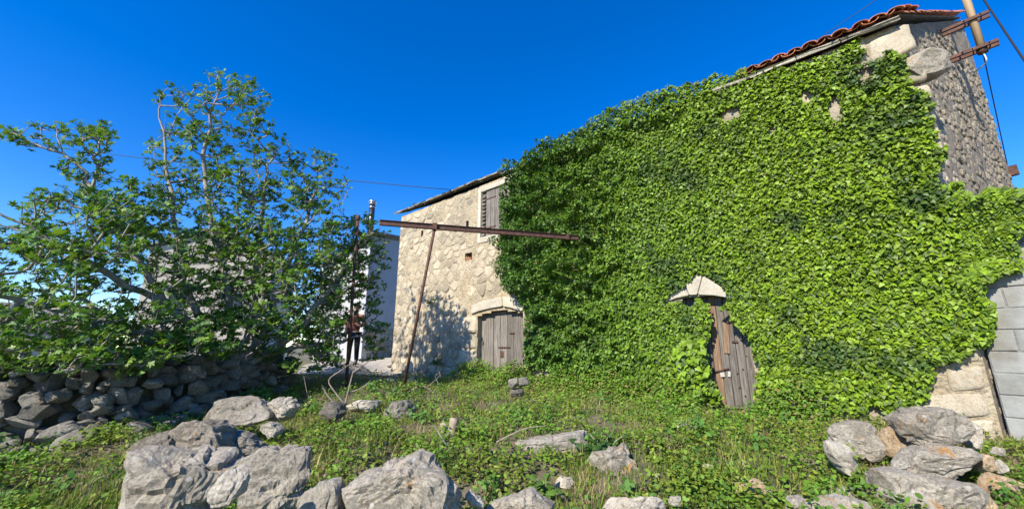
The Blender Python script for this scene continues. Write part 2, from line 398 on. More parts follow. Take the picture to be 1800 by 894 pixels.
# side and back walls
A = fp(SA, 0); B = sp_(SL, 0); E = A + SD*SL
def zroof(p):                                                # height of the roof's underside over a point
    # coordinates in the (D, SD) frame
    m = Matrix(((D.x, SD.x), (D.y, SD.y))); q = m.inverted() @ Vector((p.x-CORNER.x, p.y-CORNER.y)); return z_eave(q[0]) + 2.75*q[1]/SL
ns2, nz2 = 60, 90; V = []
for i in range(ns2+1):
    a = SL*i/ns2
    for j in range(nz2+1):
        z = base_z+(zE0+2.75*a/SL-base_z)*j/nz2; o = .03*fbm((a*2, z*2, 9.), 3) if 0 < i else 0; V.append(sp_(a, z, o))
ids = np.arange((ns2+1)*(nz2+1)).reshape(ns2+1, nz2+1)
Q = np.stack([ids[:-1, :-1], ids[1:, :-1], ids[1:, 1:], ids[:-1, 1:]], -1).reshape(-1, 4); o0 = sp_(0, base_z)
side = link('side_wall', mesh_np('side_wall', np.array(V)-np.array(o0), Q, smooth=True), M['sidemortar'], house, o0)
V = [A+Vector((0, 0, base_z)), E+Vector((0, 0, base_z)), E+Vector((0, 0, zE1+2.75)), A+Vector((0, 0, zE1)),
     B+Vector((0, 0, base_z)), B+Vector((0, 0, zE0+2.75))]
link('back_wall', mesh_py('back_wall', [v-A for v in V], [(0, 1, 2, 3), (1, 4, 5, 2)]), M['mortar'], house, A)
# roof deck
ov = .16
rc = [fp(-.03, zE0+.05, ov), fp(SA+.06, zE1+.05, ov), E+D*.12+Vector((0, 0, zE1+2.80)), B-D*.0+Vector((0, 0, zE0+2.80))]
rn = (rc[1]-rc[0]).cross(rc[3]-rc[0]).normalized(); rn = rn if rn.z > 0 else -rn
RU = (rc[3]-rc[0]).normalized(); rd = [rc[0]+RU*.2, rc[1]+RU*.2, rc[2], rc[3]]
V = [p for p in rd]+[p+rn*.03 for p in rd]
roof = link('roof', mesh_py('roof', [v-rc[0] for v in V], [(0, 1, 2, 3), (7, 6, 5, 4), (0, 4, 5, 1), (1, 5, 6, 2), (2, 6, 7, 3), (3, 7, 4, 0)]), M['slab'], house, rc[0])
RU = (rc[3]-rc[0]).normalized()                              # up the roof slope
RUo = (RU - D*RU.dot(D)).normalized()
def roof_pt(s, up, h): return rc[0] + D*(s+.12) + Vector((0, 0, (zE1-zE0)/SA*(s+.12))) + RU*up + rn*h
# cornice slabs under the tiles
def slab_mesh(w, d, th, seed):
    bm = bmesh.new(); bmesh.ops.create_cube(bm, size=1); bmesh.ops.subdivide_edges(bm, edges=bm.edges[:], cuts=2, use_grid_fill=True); r = random.Random(seed); o = Vector((seed*3.1, 0, 0))
    for v in bm.verts:
        n = Vector((noise.noise(v.co*2.3+o), noise.noise(v.co*2.3+o*2), noise.noise(v.co*2.1-o)))
        v.co = Vector((v.co.x*w, v.co.y*d, v.co.z*th)) + Vector((n.x*.03, n.y*.035, n.z*th*.35))
    me = bpy.data.meshes.new('slab'); bm.to_mesh(me); bm.free(); return me
ang = math.atan2(D.y, D.x)
FRM = Matrix((D, -RUo, D.cross(-RUo))).transposed()          # x along the eave, y down the slope
if (FRM @ Vector((0, 0, 1))).z < 0: FRM = Matrix((-D, -RUo, (-D).cross(-RUo))).transposed()
def on_roof(name, me, mat, s, up, h, parent, spin=0, pitch=0):
    me.transform((FRM @ Matrix.Rotation(spin, 3, 'Z') @ Matrix.Rotation(pitch, 3, 'X')).to_4x4())
    return link(name, me, mat, parent, roof_pt(s, up, h))
s = -.1; i = 0
sT = fac(1292, 140)[0]
while s < sT:
    w = random.uniform(.55, .95); on_roof('cornice_slab', slab_mesh(w-.012, .36, .062, i), M['palestone'], s+w/2, .17, -.035+random.uniform(-.008, .008), roof, random.uniform(-.02, .02)); s += w; i += 1
# stone slabs on the left of the roof
for row in range(4):
    s = 8.2 + .15*(row % 2)
    while s < SA+.1:
        w = random.uniform(.28, .55)
        on_roof('roof_slab', slab_mesh(w-.01, .5, .045, i), M['palestone' if i % 3 else 'slab'], s+w/2, .31+row*.34+random.uniform(-.05, .05), .055+random.uniform(-.006, .012), roof, random.uniform(-.07, .07), .09); s += w; i += 1
# curved clay tiles
def tile_mesh(seed, up=True, L=.44, r0=.105, r1=.085, th=.014):
    r = random.Random(seed); V = []; F = []; k = 7
    for e, (y, rr) in enumerate(((-L/2, r1), (L/2, r0))):
        for q, rad in enumerate((rr, rr-th)):
            for j in range(k):
                a = math.pi*j/(k-1); V.append((math.cos(a)*rad, y, math.sin(a)*rad*.55*(1 if up else -1)))
    def g(e, q, j): return e*2*k+q*k+j
    for j in range(k-1):
        F += [(g(0, 0, j), g(0, 0, j+1), g(1, 0, j+1), g(1, 0, j)), (g(0, 1, j), g(1, 1, j), g(1, 1, j+1), g(0, 1, j+1)), (g(0, 0, j), g(0, 1, j), g(0, 1, j+1), g(0, 0, j+1)), (g(1, 0, j), g(1, 0, j+1), g(1, 1, j+1), g(1, 1, j))]
    for j in (0, k-1): F.append((g(0, 0, j), g(1, 0, j), g(1, 1, j), g(0, 1, j)))
    me = mesh_py('tile', V, F, False); return me
TM = [tile_mesh(0), tile_mesh(1, False)]
for me in TM: me.materials.append(M['tile'])
for row in range(3):
    for c in range(int(sT/.205)):
        s = -.06 + c*.205
        for q in (0, 1):
            if q == 1 and row: continue
            o = link('tile', TM[q], None, roof, roof_pt(s+(.1 if q else 0)+random.uniform(-.02, .02), .19+row*.36+random.uniform(-.05, .05), (.055 if q == 0 else .085)+random.uniform(-.01, .015)))
            o.rotation_euler = (FRM @ Matrix.Rotation(random.uniform(-.1, .1), 3, 'Z') @ Matrix.Rotation(.05, 3, 'X')).to_euler()
VF = Matrix((D, -RU, D.cross(-RU))).transposed()
for k in range(15):                                          # verge tiles up the gable
    p = sp_(.12+k*.36, zE0+2.75*(.12+k*.36)/SL+.13, .05)
    o = link('tile', TM[0], None, roof, p); y = -RU; z = rn; x = y.cross(z).normalized(); z = x.cross(y)
    o.rotation_euler = (Matrix((x, y, z)).transposed() @ Matrix.Rotation(random.uniform(-.06, .06), 3, 'Z')).to_euler()

# ---- stones of the facade: irregular cells, each proud of the mortar
def clip(P, a, b, c):
    out = []
    for i in range(len(P)):
        p, q = P[i], P[(i+1) % len(P)]; dp = a*p[0]+b*p[1]-c; dq = a*q[0]+b*q[1]-c
        if dp <= 0: out.append(p)
        if (dp < 0) != (dq < 0) and dp != dq:
            t_ = dp/(dp-dq); out.append((p[0]+(q[0]-p[0])*t_, p[1]+(q[1]-p[1])*t_))
    return out
def cell_stone(P, h, seed, emb=.03, inset=.3, pf=None):
    pf = pf or fp
    a = np.array(P); c = a.mean(0); Q = []
    for i in range(len(a)):                                  # round the corners
        p, q = a[i], a[(i+1) % len(a)]; Q += [p*.74+q*.26, p*.26+q*.74]
    Q = np.array(Q); n = len(Q); r = random.Random(seed)
    Q = np.array([q+np.array([.012*noise.noise(Vector((q[0]*9, q[1]*9, seed))), .012*noise.noise(Vector((q[0]*9, q[1]*9, seed+5)))]) for q in Q])
    tx, tz = r.uniform(-.05, .05), r.uniform(-.06, .04); V = []
    for k, (f, hh) in enumerate(((1, -emb), (.96, h*.55), (.80, h*.95), (.42, h*1.05))):
        for q in Q:
            g = c+(q-c)*f; dz = h*.5*noise.noise(Vector((g[0]*7, g[1]*7, seed*1.3))) if k else 0
            V.append(pf(g[0], g[1], hh+dz+(tx*(g[0]-c[0])+tz*(g[1]-c[1]))*(k > 0)))
    V.append(pf(c[0], c[1], h*1.1)); F = []
    for k in range(3):
        for i in range(n): F.append((k*n+i, k*n+(i+1) % n, (k+1)*n+(i+1) % n, (k+1)*n+i))
    for i in range(n): F.append((3*n+i, 3*n+(i+1) % n, 4*n))
    return V, F
ivy_px = [(884, 300), (905, 285), (950, 262), (985, 240), (1010, 232), (1075, 188), (1120, 174), (1165, 160), (1240, 140), (1300, 128), (1335, 128), (1400, 110), (1480, 92), (1500, 68), (1517, 70),
          (1512, 100), (1500, 118), (1530, 108), (1546, 82), (1560, 78), (1588, 92), (1602, 135), (1636, 180), (1650, 250), (1664, 320), (1705, 345), (1722, 350), (1735, 420), (1740, 500), (1733, 590), (1708, 606), (1692, 640),
          (1655, 652), (1630, 690), (1598, 736), (1540, 716), (1480, 730), (1440, 740), (1400, 742), (1330, 742), (1327, 640), (1316, 598), (1298, 580), (1280, 556), (1268, 540), (1284, 520), (1262, 506), (1248, 490), (1228, 484), (1200, 506), (1174, 524),
          (1240, 536), (1252, 560), (1246, 598), (1250, 700), (1190, 705), (1130, 700), (1050, 690), (960, 655), (920, 636), (912, 560), (898, 522), (876, 474), (864, 446), (868, 400), (880, 350)]
def bulge(s, z):                                             # how far the ivy stands off the wall: bushy on the left, flat on the right
    left = np.clip((s-3.2)/3.0, 0, 1); left = left*left*(3-2*left)
    lump = np.clip(sin_noise(s, z, 2.3, 11)*.6+.5, 0, 1)*.24+np.clip(sin_noise(s, z, 6.4, 12)*1.1+.42, 0, 1)*.40
    flat = .05+.10*np.clip(sin_noise(s, z, 2.0, 13)*.5+.5, 0, 1)
    up = .5+.5*np.clip((z-1.0)/2.2, 0, 1)
    eave = np.clip((z-z_eave(s)+.40)/.3, 0, 1)*np.clip((s-2.9)/.4, 0, 1)
    return np.maximum(flat*(1-left)+(.10+lump*.95)*left*up, eave*(.30+.12*sin_noise(s, z, 6, 14)))
IVY = []
for x, y in ivy_px:
    q = fac(x, y, .10)
    for _ in range(3): q = fac(x, y, float(bulge(np.array([q[0]]), np.array([q[1]]))[0])*.85)
    IVY.append(q)
def voronoi(sites, bounds, keepf):
    out = []; S = np.array(sites)
    for i, (x, y) in enumerate(sites):
        P = [(x-.6, y-.6), (x+.6, y-.6), (x+.6, y+.6), (x-.6, y+.6)]; d2 = ((S-S[i])**2).sum(1); nb = np.argsort(d2)[1:22]
        for j in nb:
            if d2[j] > 1.4: break
            a, b = S[j]-S[i]; cc = (S[j]@S[j]-S[i]@S[i])/2; P = clip(P, a, b, cc)
            if len(P) < 3: break
        if len(P) < 3: continue
        for (a, b, c) in bounds(x, y): P = clip(P, a, b, c)
        if len(P) >= 3: out.append(P)
    return out
rs = random.Random(21); sites = []; z = .5; row = 0
s_lo, s_hi = fac(960, 600)[0], SA-.02
while z < 6.4:
    hrow = rs.uniform(.17, .30); s = s_lo + rs.uniform(0, .3)
    while s < s_hi:
        w = rs.uniform(.20, .52)*(.8+hrow)
        if z < z_eave(s)-.05: sites.append((s+w/2, z+rs.uniform(-.05, .05)))
        s += w
    z += hrow
def bnd(x, y):
    B_ = [(1, 0, SA-.005), (0, 1, z_eave(x)-.03)]
    return B_
cells = voronoi(sites, bnd, None); nst = 0
big_opens = [arch(s1l+.22, s1r-.15, 0, z1+.02, .34), [(wl_s+.20, wz0-.16), (wr_s-.2, wz0-.16), (wr_s-.2, wz1+.16), (wl_s+.20, wz1+.16)]] + holes
for k, P in enumerate(cells):
    a = np.array(P); c = a.mean(0)
    if any(inside(O, a[:, 0], a[:, 1]).any() or inside(O, c[:1], c[1:2])[0] for O in big_opens): continue
    if inside(IVY, c[:1]-.35, c[1:2])[0]: continue
    d = np.hypot(*(a-c).T).mean()
    if d < .07: continue
    g = rs.choice((.008, .014, .022, .035, .055)); f = max(.5, 1-g/d); P2 = [tuple(c+(p-c)*f) for p in a]
    lowf = max(0, min(1, (2.6-c[1])/1.4))
    h = rs.uniform(.002, .014)+lowf*rs.uniform(.0, .035)
    V, F = cell_stone(P2, h, k); o = fp(*c); nst += 1
    link('stone', mesh_py('stone', [v-o for v in V], F, True), M['housestone'], facade, o)
# large stones that show beside and above the ivy on the right
def quad_stone(name, px, mat, h, parent, seed, emb=.03):
    P = [fac(x, y) for x, y in px]; a = np.array(P); c = a.mean(0)
    # subdivide the outline a little
    P2 = []
    for i in range(len(a)):
        P2 += [tuple(a[i]), tuple((a[i]*2+a[(i+1) % len(a)])/3), tuple((a[i]+2*a[(i+1) % len(a)])/3)]
    V, F = cell_stone(P2, h, seed, emb); o = fp(*c); return link(name, mesh_py(name, [v-o for v in V], F, True), mat, parent, o)
for k, (px, m) in enumerate([
        ([(1524, 78), (1596, 38), (1612, 82), (1560, 112), (1530, 112)], 'quoin'), ([(1440, 96), (1518, 62), (1528, 104), (1470, 132), (1444, 128)], 'quoin'),
        ([(1350, 132), (1432, 102), (1438, 130), (1356, 158)], 'quoin'), ([(1572, 112), (1620, 92), (1632, 140), (1588, 150)], 'quoin'),
        ([(1590, 156), (1634, 148), (1648, 215), (1606, 222)], 'quoin'), ([(1622, 228), (1650, 222), (1664, 300), (1630, 306)], 'quoin'),
        ([(1662, 652), (1724, 640), (1733, 682), (1670, 690)], 'quoin'), ([(1626, 694), (1734, 688), (1744, 730), (1600, 738)], 'quoin'), ([(1600, 742), (1745, 736), (1756, 775), (1590, 775)], 'quoin'),
        ([(1686, 596), (1716, 592), (1722, 634), (1684, 640)], 'quoin'), ([(1676, 540), (1706, 536), (1714, 588), (1678, 590)], 'quoin'), ([(1256, 188), (1306, 182), (1306, 218), (1262, 222)], 'housestone'), ([(1398, 150), (1430, 146), (1432, 188), (1402, 192)], 'housestone'),
        ([(1452, 166), (1480, 162), (1482, 214), (1456, 218)], 'housestone'), ([(1400, 700), (1470, 694), (1480, 740), (1405, 742)], 'palestone'), ([(1336, 216), (1372, 212), (1374, 244), (1340, 248)], 'housestone')]):
    quad_stone('quoin_stone' if m == 'quoin' else 'stone', px, M[m], .03 if m == 'quoin' else .02, facade, 900+k)
# corbel stone jutting from the corner
r_, F = rough_stone(335, 4, 4, .10); me = mesh_py('corbel', r_*np.array((.62, .50, .42)), F, False); me.transform(Matrix.Rotation(ang+.9, 4, 'Z'))
link('corbel', me, M['boulder'], side, on_plane(1630, 106, CORNER+N*.02, N) + Vector((.04, .14, 0)))
# gable side: small rough stones
SP = []
z = .6
rr = random.Random(5)
while z < 7.6:
    h = rr.uniform(.08, .15); a = rr.uniform(0, .12)
    while a < SL-.03:
        w = rr.uniform(.07, .17)
        if z < zE0+2.75*a/SL-.08 and a+w/2 < SL: SP.append((a+w/2, z+rr.uniform(-.02, .02), w, h))
        a += w
    z += h
SVM = []
for i in range(10):
    V, F = ico(2); g = np.random.default_rng(50+i); V = np.sign(V)*np.abs(V)**.75; V = V*(1+.22*np.array([fbm(Vector(v)*1.8+Vector((i*7, 0, 0)), 2) for v in V]))[:, None]*.5
    SVM.append((V, F))
Msd = np.array(Matrix((SD, -SN, Vector((0, 0, 1)))).transposed())
SMO = []
for V, F in SVM:
    me = mesh_py('small_stone', (V*np.array((1.2, .32, .95)))@Msd.T, F, False); me.materials.append(M['sidestone']); SMO.append(me)
SPv = [q for q in SP if q[1] > 3.2]; SPv.sort(key=lambda q: (sp_(q[0], q[1])-camo.location).length)
JV = []; JF = []; nb = 0; first = set(SPv[:290])
for q in SP:
    a, z, w, h = q; i = rr.randrange(10); o_ = rr.uniform(-.035, .006)
    if q in first:
        # stones are stretched along the wall, so bake a scale in the wall's own axes
        me = SMO[i]; o = link('small_stone', me, None, side, sp_(a, z, o_)); o.scale = ((w+h)/2*1.02,)*3; o.rotation_euler = (0, 0, rr.uniform(-.12, .12))
    else:
        V, F = SVM[i]; W = (V*np.array((w*1.06, .055, h*1.05)))@Msd.T + np.array(sp_(a, z, o_)); JV.append(W); JF += [tuple(v+nb for v in f) for f in F]; nb += len(W)
JV = np.concatenate(JV); o0 = sp_(0, 1); tag(link('small_stones', mesh_py('small_stones', JV-np.array(o0), JF, False), M['sidestone'], side, o0), kind='stuff')

# ---- doors
def plank_door(sl, sr, zb, zs, rise, n, extra=None):
    d = empty_part = link('door', mesh_py('door', [Vector((0, 0, 0)), D*(sr-sl), D*(sr-sl)+Vector((0, 0, zs-zb)), Vector((0, 0, zs-zb))], [(0, 1, 2, 3)]), M['wood'], house, fp(sl, zb, -.22))
    w = (sr-sl)/n
    for i in range(n):
        sc = sl+w*(i+.5); u = (i+.5)/n; top = zs+rise*(1-(2*u-1)**2)+.05; b = zb+random.uniform(-.02, .05)
        me = box_mesh('plank', (abs(w)-.012, .035, top-b), .004, .006, i+int(abs(sl)*10)); rotz(me, ang)
        o = link('plank', me, M['wood'] if not (extra and i in extra) else M['rawwood'], d, fp(sc, (top+b)/2, -.185+random.uniform(-.012, .012)))
        o.rotation_euler = (0, 0, 0)
    return d
dA = plank_door(s1l, s1r, .62, z1-.03, .13, 7)
dB = plank_door(s2l, s2r, .60, z2-.03, .14, 10, (5,))
dA['label'] = 'bare grey plank door with an iron bolt'; dB['label'] = 'grey plank door with one raw brown plank, half under ivy'
def door_bit(name, mat, x, y, size, door, off=-.155, tilt=0):
    me = box_mesh(name, size, .003); me.transform(Matrix.Rotation(tilt, 4, 'Y')); rotz(me, ang); s, z = fac(x, y, off); return link(name, me, mat, door, fp(s, z, off))
door_bit('bolt', M['rust'], 886, 610, (.42, .02, .03), dA); door_bit('latch_plate', M['rust'], 882, 622, (.10, .015, .16), dA)
door_bit('hinge_strap', M['rust'], 900, 585, (.18, .012, .03), dA)
door_bit('bolt', M['rust'], 1268, 650, (.26, .02, .022), dB, -.15, .25); door_bit('lock_plate', M['paper'], 1270, 658, (.07, .015, .075), dB, -.155, .15); door_bit('lock_plate', M['paper'], 1282, 657, (.045, .015, .09), dB, -.155, -.1)
door_bit('raw_splinter', M['rawwood'], 1277, 592, (.09, .012, .55), dB, -.158, -.08); door_bit('hinge_strap', M['rust'], 1292, 600, (.10, .012, .035), dB)
for (x, y) in ((1296, 655), (1306, 648), (1300, 680), (1312, 625), (1310, 695)): door_bit('nail_head', M['rust'], x, y, (.022, .014, .022), dB, -.156, .6)
# lintels: voussoirs of pale dressed stone
def voussoir(px, parent, seed, mat='lintel', h=.06):
    P = [fac(x, y) for x, y in px]; a = np.array(P); P2 = []
    for i in range(len(a)): P2 += [tuple(a[i]*.93+a[(i+1) % len(a)]*.07), tuple(a[i]*.5+a[(i+1) % len(a)]*.5), tuple(a[i]*.07+a[(i+1) % len(a)]*.93)]
    n = len(P2); c = np.mean(P2, 0); V = []
    for f, o in ((1, -.28), (1, h*.8), (.965, h), (.6, h*1.08)):
        for q in P2:
            g = c+(np.array(q)-c)*f; V.append(fp(g[0], g[1], o+(.008*noise.noise(Vector((g[0]*8, g[1]*8, seed))) if o > 0 else 0)))
    V.append(fp(c[0], c[1], h*1.08)); F = []
    for k in range(3):
        for i in range(n): F.append((k*n+i, k*n+(i+1) % n, (k+1)*n+(i+1) % n, (k+1)*n+i))
    for i in range(n): F.append((3*n+i, 3*n+(i+1) % n, 4*n))
    F.append(tuple(range(n-1, -1, -1)))
    o = V[0].copy(); return link('voussoir', mesh_py('voussoir', [v-o for v in V], F), M[mat], parent, o)
lA = voussoir([(830, 552), (831, 537), (850, 529), (884, 521), (885, 538), (862, 542), (845, 546)], house, 1); lA['label'] = 'pale arched lintel stone over the narrower door'
voussoir([(886, 538), (885, 521), (905, 522), (926, 540), (918, 547), (902, 541)], house, 2)
voussoir([(1163, 535), (1176, 518), (1205, 502), (1213, 519), (1190, 524)], house, 3); voussoir([(1214, 519), (1206, 501), (1222, 484), (1236, 484), (1227, 518)], house, 4); voussoir([(1228, 518), (1237, 484), (1262, 500), (1298, 524), (1280, 523), (1255, 519)], house, 5)
# jamb stones beside the bare door
for k, (y0, y1) in enumerate(((556, 585), (588, 612), (615, 640), (643, 668))):
    quad_stone('jamb_stone', [(806+(k % 2)*6, y0), (837, y0), (838, y1), (808+(k % 2)*6, y1)], M['quoin'], .035, facade, 700+k)
# ---- window
wf = link('window', mesh_py('window', [Vector((0, 0, 0)), D*(wr_s-wl_s), D*(wr_s-wl_s)+Vector((0, 0, wz1-wz0)), Vector((0, 0, wz1-wz0))], [(0, 1, 2, 3)]), M['glass'], house, fp(wl_s, wz0, -.24))
def fac_box(name, s0, s1, za, zb, o0, o1, mat, parent, bev=.006, jit=.004, seed=1):
    me = box_mesh(name, (abs(s1-s0), abs(o1-o0), zb-za), bev, jit, seed); rotz(me, ang); return link(name, me, mat, parent, fp((s0+s1)/2, (za+zb)/2, (o0+o1)/2))
fac_box('window_jamb', wl_s+.10, wl_s-.015, wz0-.14, wz1+.12, -.2, .022, M['lintel'], wf); fac_box('window_jamb', wr_s-.10, wr_s+.015, wz0-.14, wz1+.12, -.2, .022, M['lintel'], wf)
fac_box('window_head', wl_s-.02, wr_s+.02, wz1-.015, wz1+.12, -.2, .018, M['lintel'], wf); fac_box('window_sill', wl_s-.02, wr_s+.02, wz0-.15, wz0+.01, -.2, .03, M['lintel'], wf)
sh = fac_box('shutter', wl_s-.20, wr_s+.02, wz0+.02, wz1-.02, -.10, -.07, M['wood'], wf)
n = 5; W = abs(wr_s-wl_s)-.22
for i in range(n):
    a = wl_s-.20-W*i/n; fac_box('plank', a, a-W/n+.012, wz0+.02, wz1-.02, -.068, -.04+random.uniform(-.005, .005), M['wood'], sh, .004, .004, i)
sh2 = fac_box('shutter', wl_s-.02, wl_s-.17, wz0+.03, wz1-.05, -.11, -.08, M['wood'], wf); sh2['label'] = 'narrow louvred shutter hanging askew'
for i in range(11):
    z = wz0+.07+i*(wz1-wz0-.16)/11; fac_box('slat', wl_s-.03, wl_s-.16, z, z+.05, -.078, -.02, M['wood'], sh2, .003, .006, i)
for zz in (wz0+.25, wz1-.3): fac_box('hinge_strap', wl_s-.20, wl_s-.6, zz, zz+.035, -.036, -.024, M['rust'], sh, .002, 0)
# brick fragments stuck in the broken hole
s, z = fac(823, 452)
for k in range(3): fac_box('brick', s-.10+k*.075, s-.04+k*.075, z-.10, z-.02+.03*k, -.15, -.02+.02*k, M['brick'], facade, .006, .012, k)

# ------------------------------------------------------------------ concrete block wall at the corner
bd = Vector((.46, -.888, 0)).normalized(); bn = Vector((-bd.y, bd.x, 0)); bn = bn if bn.x < 0 else -bn
B0 = CORNER + Vector((.05, -.02, 0)); bang = math.atan2(bd.y, bd.x)
def bpt(a, z, off=0): return B0 + bd*a + bn*off + Vector((0, 0, z))
bw = empty('block_wall', bpt(.8, .3), 'unrendered grey concrete block wall joining the corner of the stone house', 'wall')
CH = .25; BL = .5; ztop = on_plane(1795, 345, B0, bn).z; zb0 = .30; ncr = int((ztop-zb0)/CH)
me = box_mesh('mortar_core', (2.0, .18, ncr*CH-.01), 0); rotz(me, bang); link('mortar_core', me, M['greymortar'], bw, bpt(1.0, zb0+ncr*CH/2, -.10))
BM = {}
for r in range(ncr):
    a = -(r % 2)*.25
    while a < 2.0:
        a0, a1 = max(a, 0), min(a+BL, 2.0)
        if a1-a0 > .1:
            L = round(a1-a0-.012, 3); v = random.randrange(3); key = (L, v)
            if key not in BM:
                m = box_mesh('block', (L, .20, CH-.013), .008, .004, v); rotz(m, bang); m.materials.append(M['block']); BM[key] = m
            link('block', BM[key], None, bw, bpt((a0+a1)/2, zb0+r*CH+CH/2, -.10+random.uniform(-.004, .008)))
        a += BL
me = box_mesh('coping', (2.0, .24, .06), .01); rotz(me, bang); link('coping', me, M['path'], bw, bpt(1.0, zb0+ncr*CH+.025, -.10))
me = box_mesh('wall_footing', (1.6, .5, .30), .03, .03); rotz(me, bang); link('footing', me, M['path'], bw, bpt(1.0, .42, .12))

# ------------------------------------------------------------------ ivy
def scatter(tv, tf, P, X, Y, Zn, sc):
    tv = np.asarray(tv); k = len(tv); n = len(P)
    V = P[:, None, :] + sc[:, None, None]*(tv[None, :, 0:1]*X[:, None, :] + tv[None, :, 1:2]*Y[:, None, :] + tv[None, :, 2:3]*Zn[:, None, :])
    F = (np.asarray(tf)[None]+(np.arange(n)*k)[:, None, None]).reshape(-1, 3)
    return V.reshape(-1, 3), F
def frames(nrm, tip):
    Zn = nrm/np.linalg.norm(nrm, axis=1, keepdims=True); Y = tip-(tip*Zn).sum(1, keepdims=True)*Zn; Y /= np.linalg.norm(Y, axis=1, keepdims=True)+1e-9
    return np.cross(Y, Zn), Y, Zn
ring = [(0, 0, 0), (.32, -.15, -.02), (.52, .12, -.07), (.29, .52, -.04), (0, 1.0, -.12), (-.29, .52, -.04), (-.52, .12, -.07), (-.32, -.15, -.02)]
IT = [(0, .30, .03)]+ring; IF_ = [(0, i+1, (i+1) % 8+1) for i in range(8)]
def bulge_n(s, z):
    e = .05; b = bulge(s, z); return b, (bulge(s+e, z)-b)/e, (bulge(s, z+e)-b)/e
IVA = np.array(IVY); s0, z0_ = IVA.min(0); s1_, z1_ = IVA.max(0)
def ivy_points(n, poly, seed):
    g = np.random.default_rng(seed); a = np.array(poly); lo, hi = a.min(0), a.max(0); s = g.uniform(lo[0], hi[0], n); z = g.uniform(lo[1], hi[1], n)
    # fray the outline
    m = inside(poly, s+.09*sin_noise(s, z, 7, 31), z+.09*sin_noise(s, z, 7, 32)); return s[m], z[m]
s, z = ivy_points(185000, IVY, 1)
gaps = [(1283, 200, .16, .14), (1468, 192, .085, .26), (1418, 170, .08, .13), (1355, 230, .06, .05), (1456, 232, .05, .05), (1440, 715, .13, .20), (1520, 128, .10, .12), (1340, 300, .03, .05), (1432, 720, .10, .12)]
m = np.ones(len(s), bool)
for (x, y, a, b) in gaps:
    c = fac(x, y, .08); w = ((s-c[0])/a)**2+((z-c[1])/b)**2+.5*sin_noise(s, z, 16, 5); m &= w > 1
# thin the sparse zones: the foot of the wall and the top right fringe
thin = np.clip((1.05-z)/.35, 0, 1)*(s > 1.6); m &= rng.uniform(size=len(s)) > thin*.45
s, z = s[m], z[m]; n = len(s)
# stonework and door boards the ivy leaves bare
BARE = [[(1166, 534), (1178, 516), (1206, 500), (1222, 482), (1238, 482), (1264, 500), (1286, 522), (1256, 522), (1214, 522)],
        [(1256, 540), (1272, 545), (1290, 570), (1314, 588), (1324, 620), (1328, 724), (1264, 724), (1270, 690), (1252, 662), (1242, 612), (1248, 575)],
        [(846, 318), (878, 312), (878, 410), (846, 420)], [(826, 556), (832, 530), (884, 514), (908, 520), (922, 548), (918, 640), (836, 660)], [(1520, 72), (1606, 30), (1632, 150), (1600, 130), (1590, 98), (1556, 84), (1534, 112)]]
def to_px(P):
    x, y, z = P[:, 0], P[:, 1], P[:, 2]-CZ; dpt = y*cp+z*sp; return 900+FPX*x/dpt, 447-FPX*(z*cp-y*sp)/dpt
b, bs, bz = bulge_n(s, z); dep = rng.uniform(0, 1, n)**1.5       # most leaves sit near the surface
off = b*(1-dep*.9)+rng.normal(0, .022, n)+.025
arr = lambda v: np.array(v)
P = arr(CORNER)[None]+s[:, None]*arr(D)+off[:, None]*arr(N); P[:, 2] += z
ux, uy = to_px(P); bare = np.zeros(n, bool)
for q in BARE: bare |= inside(q, ux, uy)
s, z, b, bs, bz, dep, P = (v[~bare] for v in (s, z, b, bs, bz, dep, P)); n = len(s)
Nn = arr(N)[None]-bs[:, None]*arr(D)*.9; Nn = np.repeat(Nn, 1, 0); Nn[:, 2] += -bz*.9+.55
Nn = Nn + rng.normal(0, .52, (n, 3))
tip = np.zeros((n, 3)); tip[:, 2] = -1; tip += rng.normal(0, .5, (n, 3))
# ivy that spills round the corner over the block wall
over_px = [(1690, 340), (1740, 332), (1796, 332), (1812, 360), (1806, 400), (1790, 428), (1768, 462), (1748, 492), (1727, 520), (1738, 572), (1742, 592), (1728, 605), (1712, 600), (1700, 480)]
OV = []
for x, y in over_px:
    p = on_plane(x, y, B0+bn*.10, bn); OV.append(((p-B0).dot(bd), p.z))
a2, z2_ = ivy_points(18000, OV, 2); n2 = len(a2)
lump2 = .06+.12*np.clip(sin_noise(a2, z2_, 5, 3)*.5+.5, 0, 1)+np.clip((z2_-ztop+.5)/.5, 0, 1)*.10
P2 = arr(B0)[None]+a2[:, None]*arr(bd)+(lump2*(1-rng.uniform(0, 1, n2)**2*.8)+.02)[:, None]*arr(bn); P2[:, 2] += z2_
N2 = arr(bn)[None]+np.array([[0, 0, .5]])+rng.normal(0, .30, (n2, 3)); t2 = np.zeros((n2, 3)); t2[:, 2] = -1; t2 += rng.normal(0, .38, (n2, 3))
# the tuft that spills over the low part of the half covered door
c2 = fac(1228, 645, .25); g = np.random.default_rng(9); n3 = 900
q3 = g.normal(0, 1, (n3, 3)); q3 /= np.linalg.norm(q3, axis=1, keepdims=True); q3 *= g.uniform(.5, 1, (n3, 1)); q3[:, 0] *= .55; q3[:, 1] *= .30; q3[:, 2] *= .58
P3 = arr(fp(c2[0], c2[1]-.05, .10))[None]+q3[:, :1]*arr(D)+np.abs(q3[:, 1:2])*arr(N); P3[:, 2] += q3[:, 2]
ux, uy = to_px(P3); k3 = ~inside(BARE[1], ux+4, uy); P3 = P3[k3]; n3 = len(P3)
N3 = arr(N)[None]+np.array([[0, 0, .6]])+g.normal(0, .4, (n3, 3)); t3 = np.zeros((n3, 3)); t3[:, 2] = -1; t3 += g.normal(0, .5, (n3, 3))
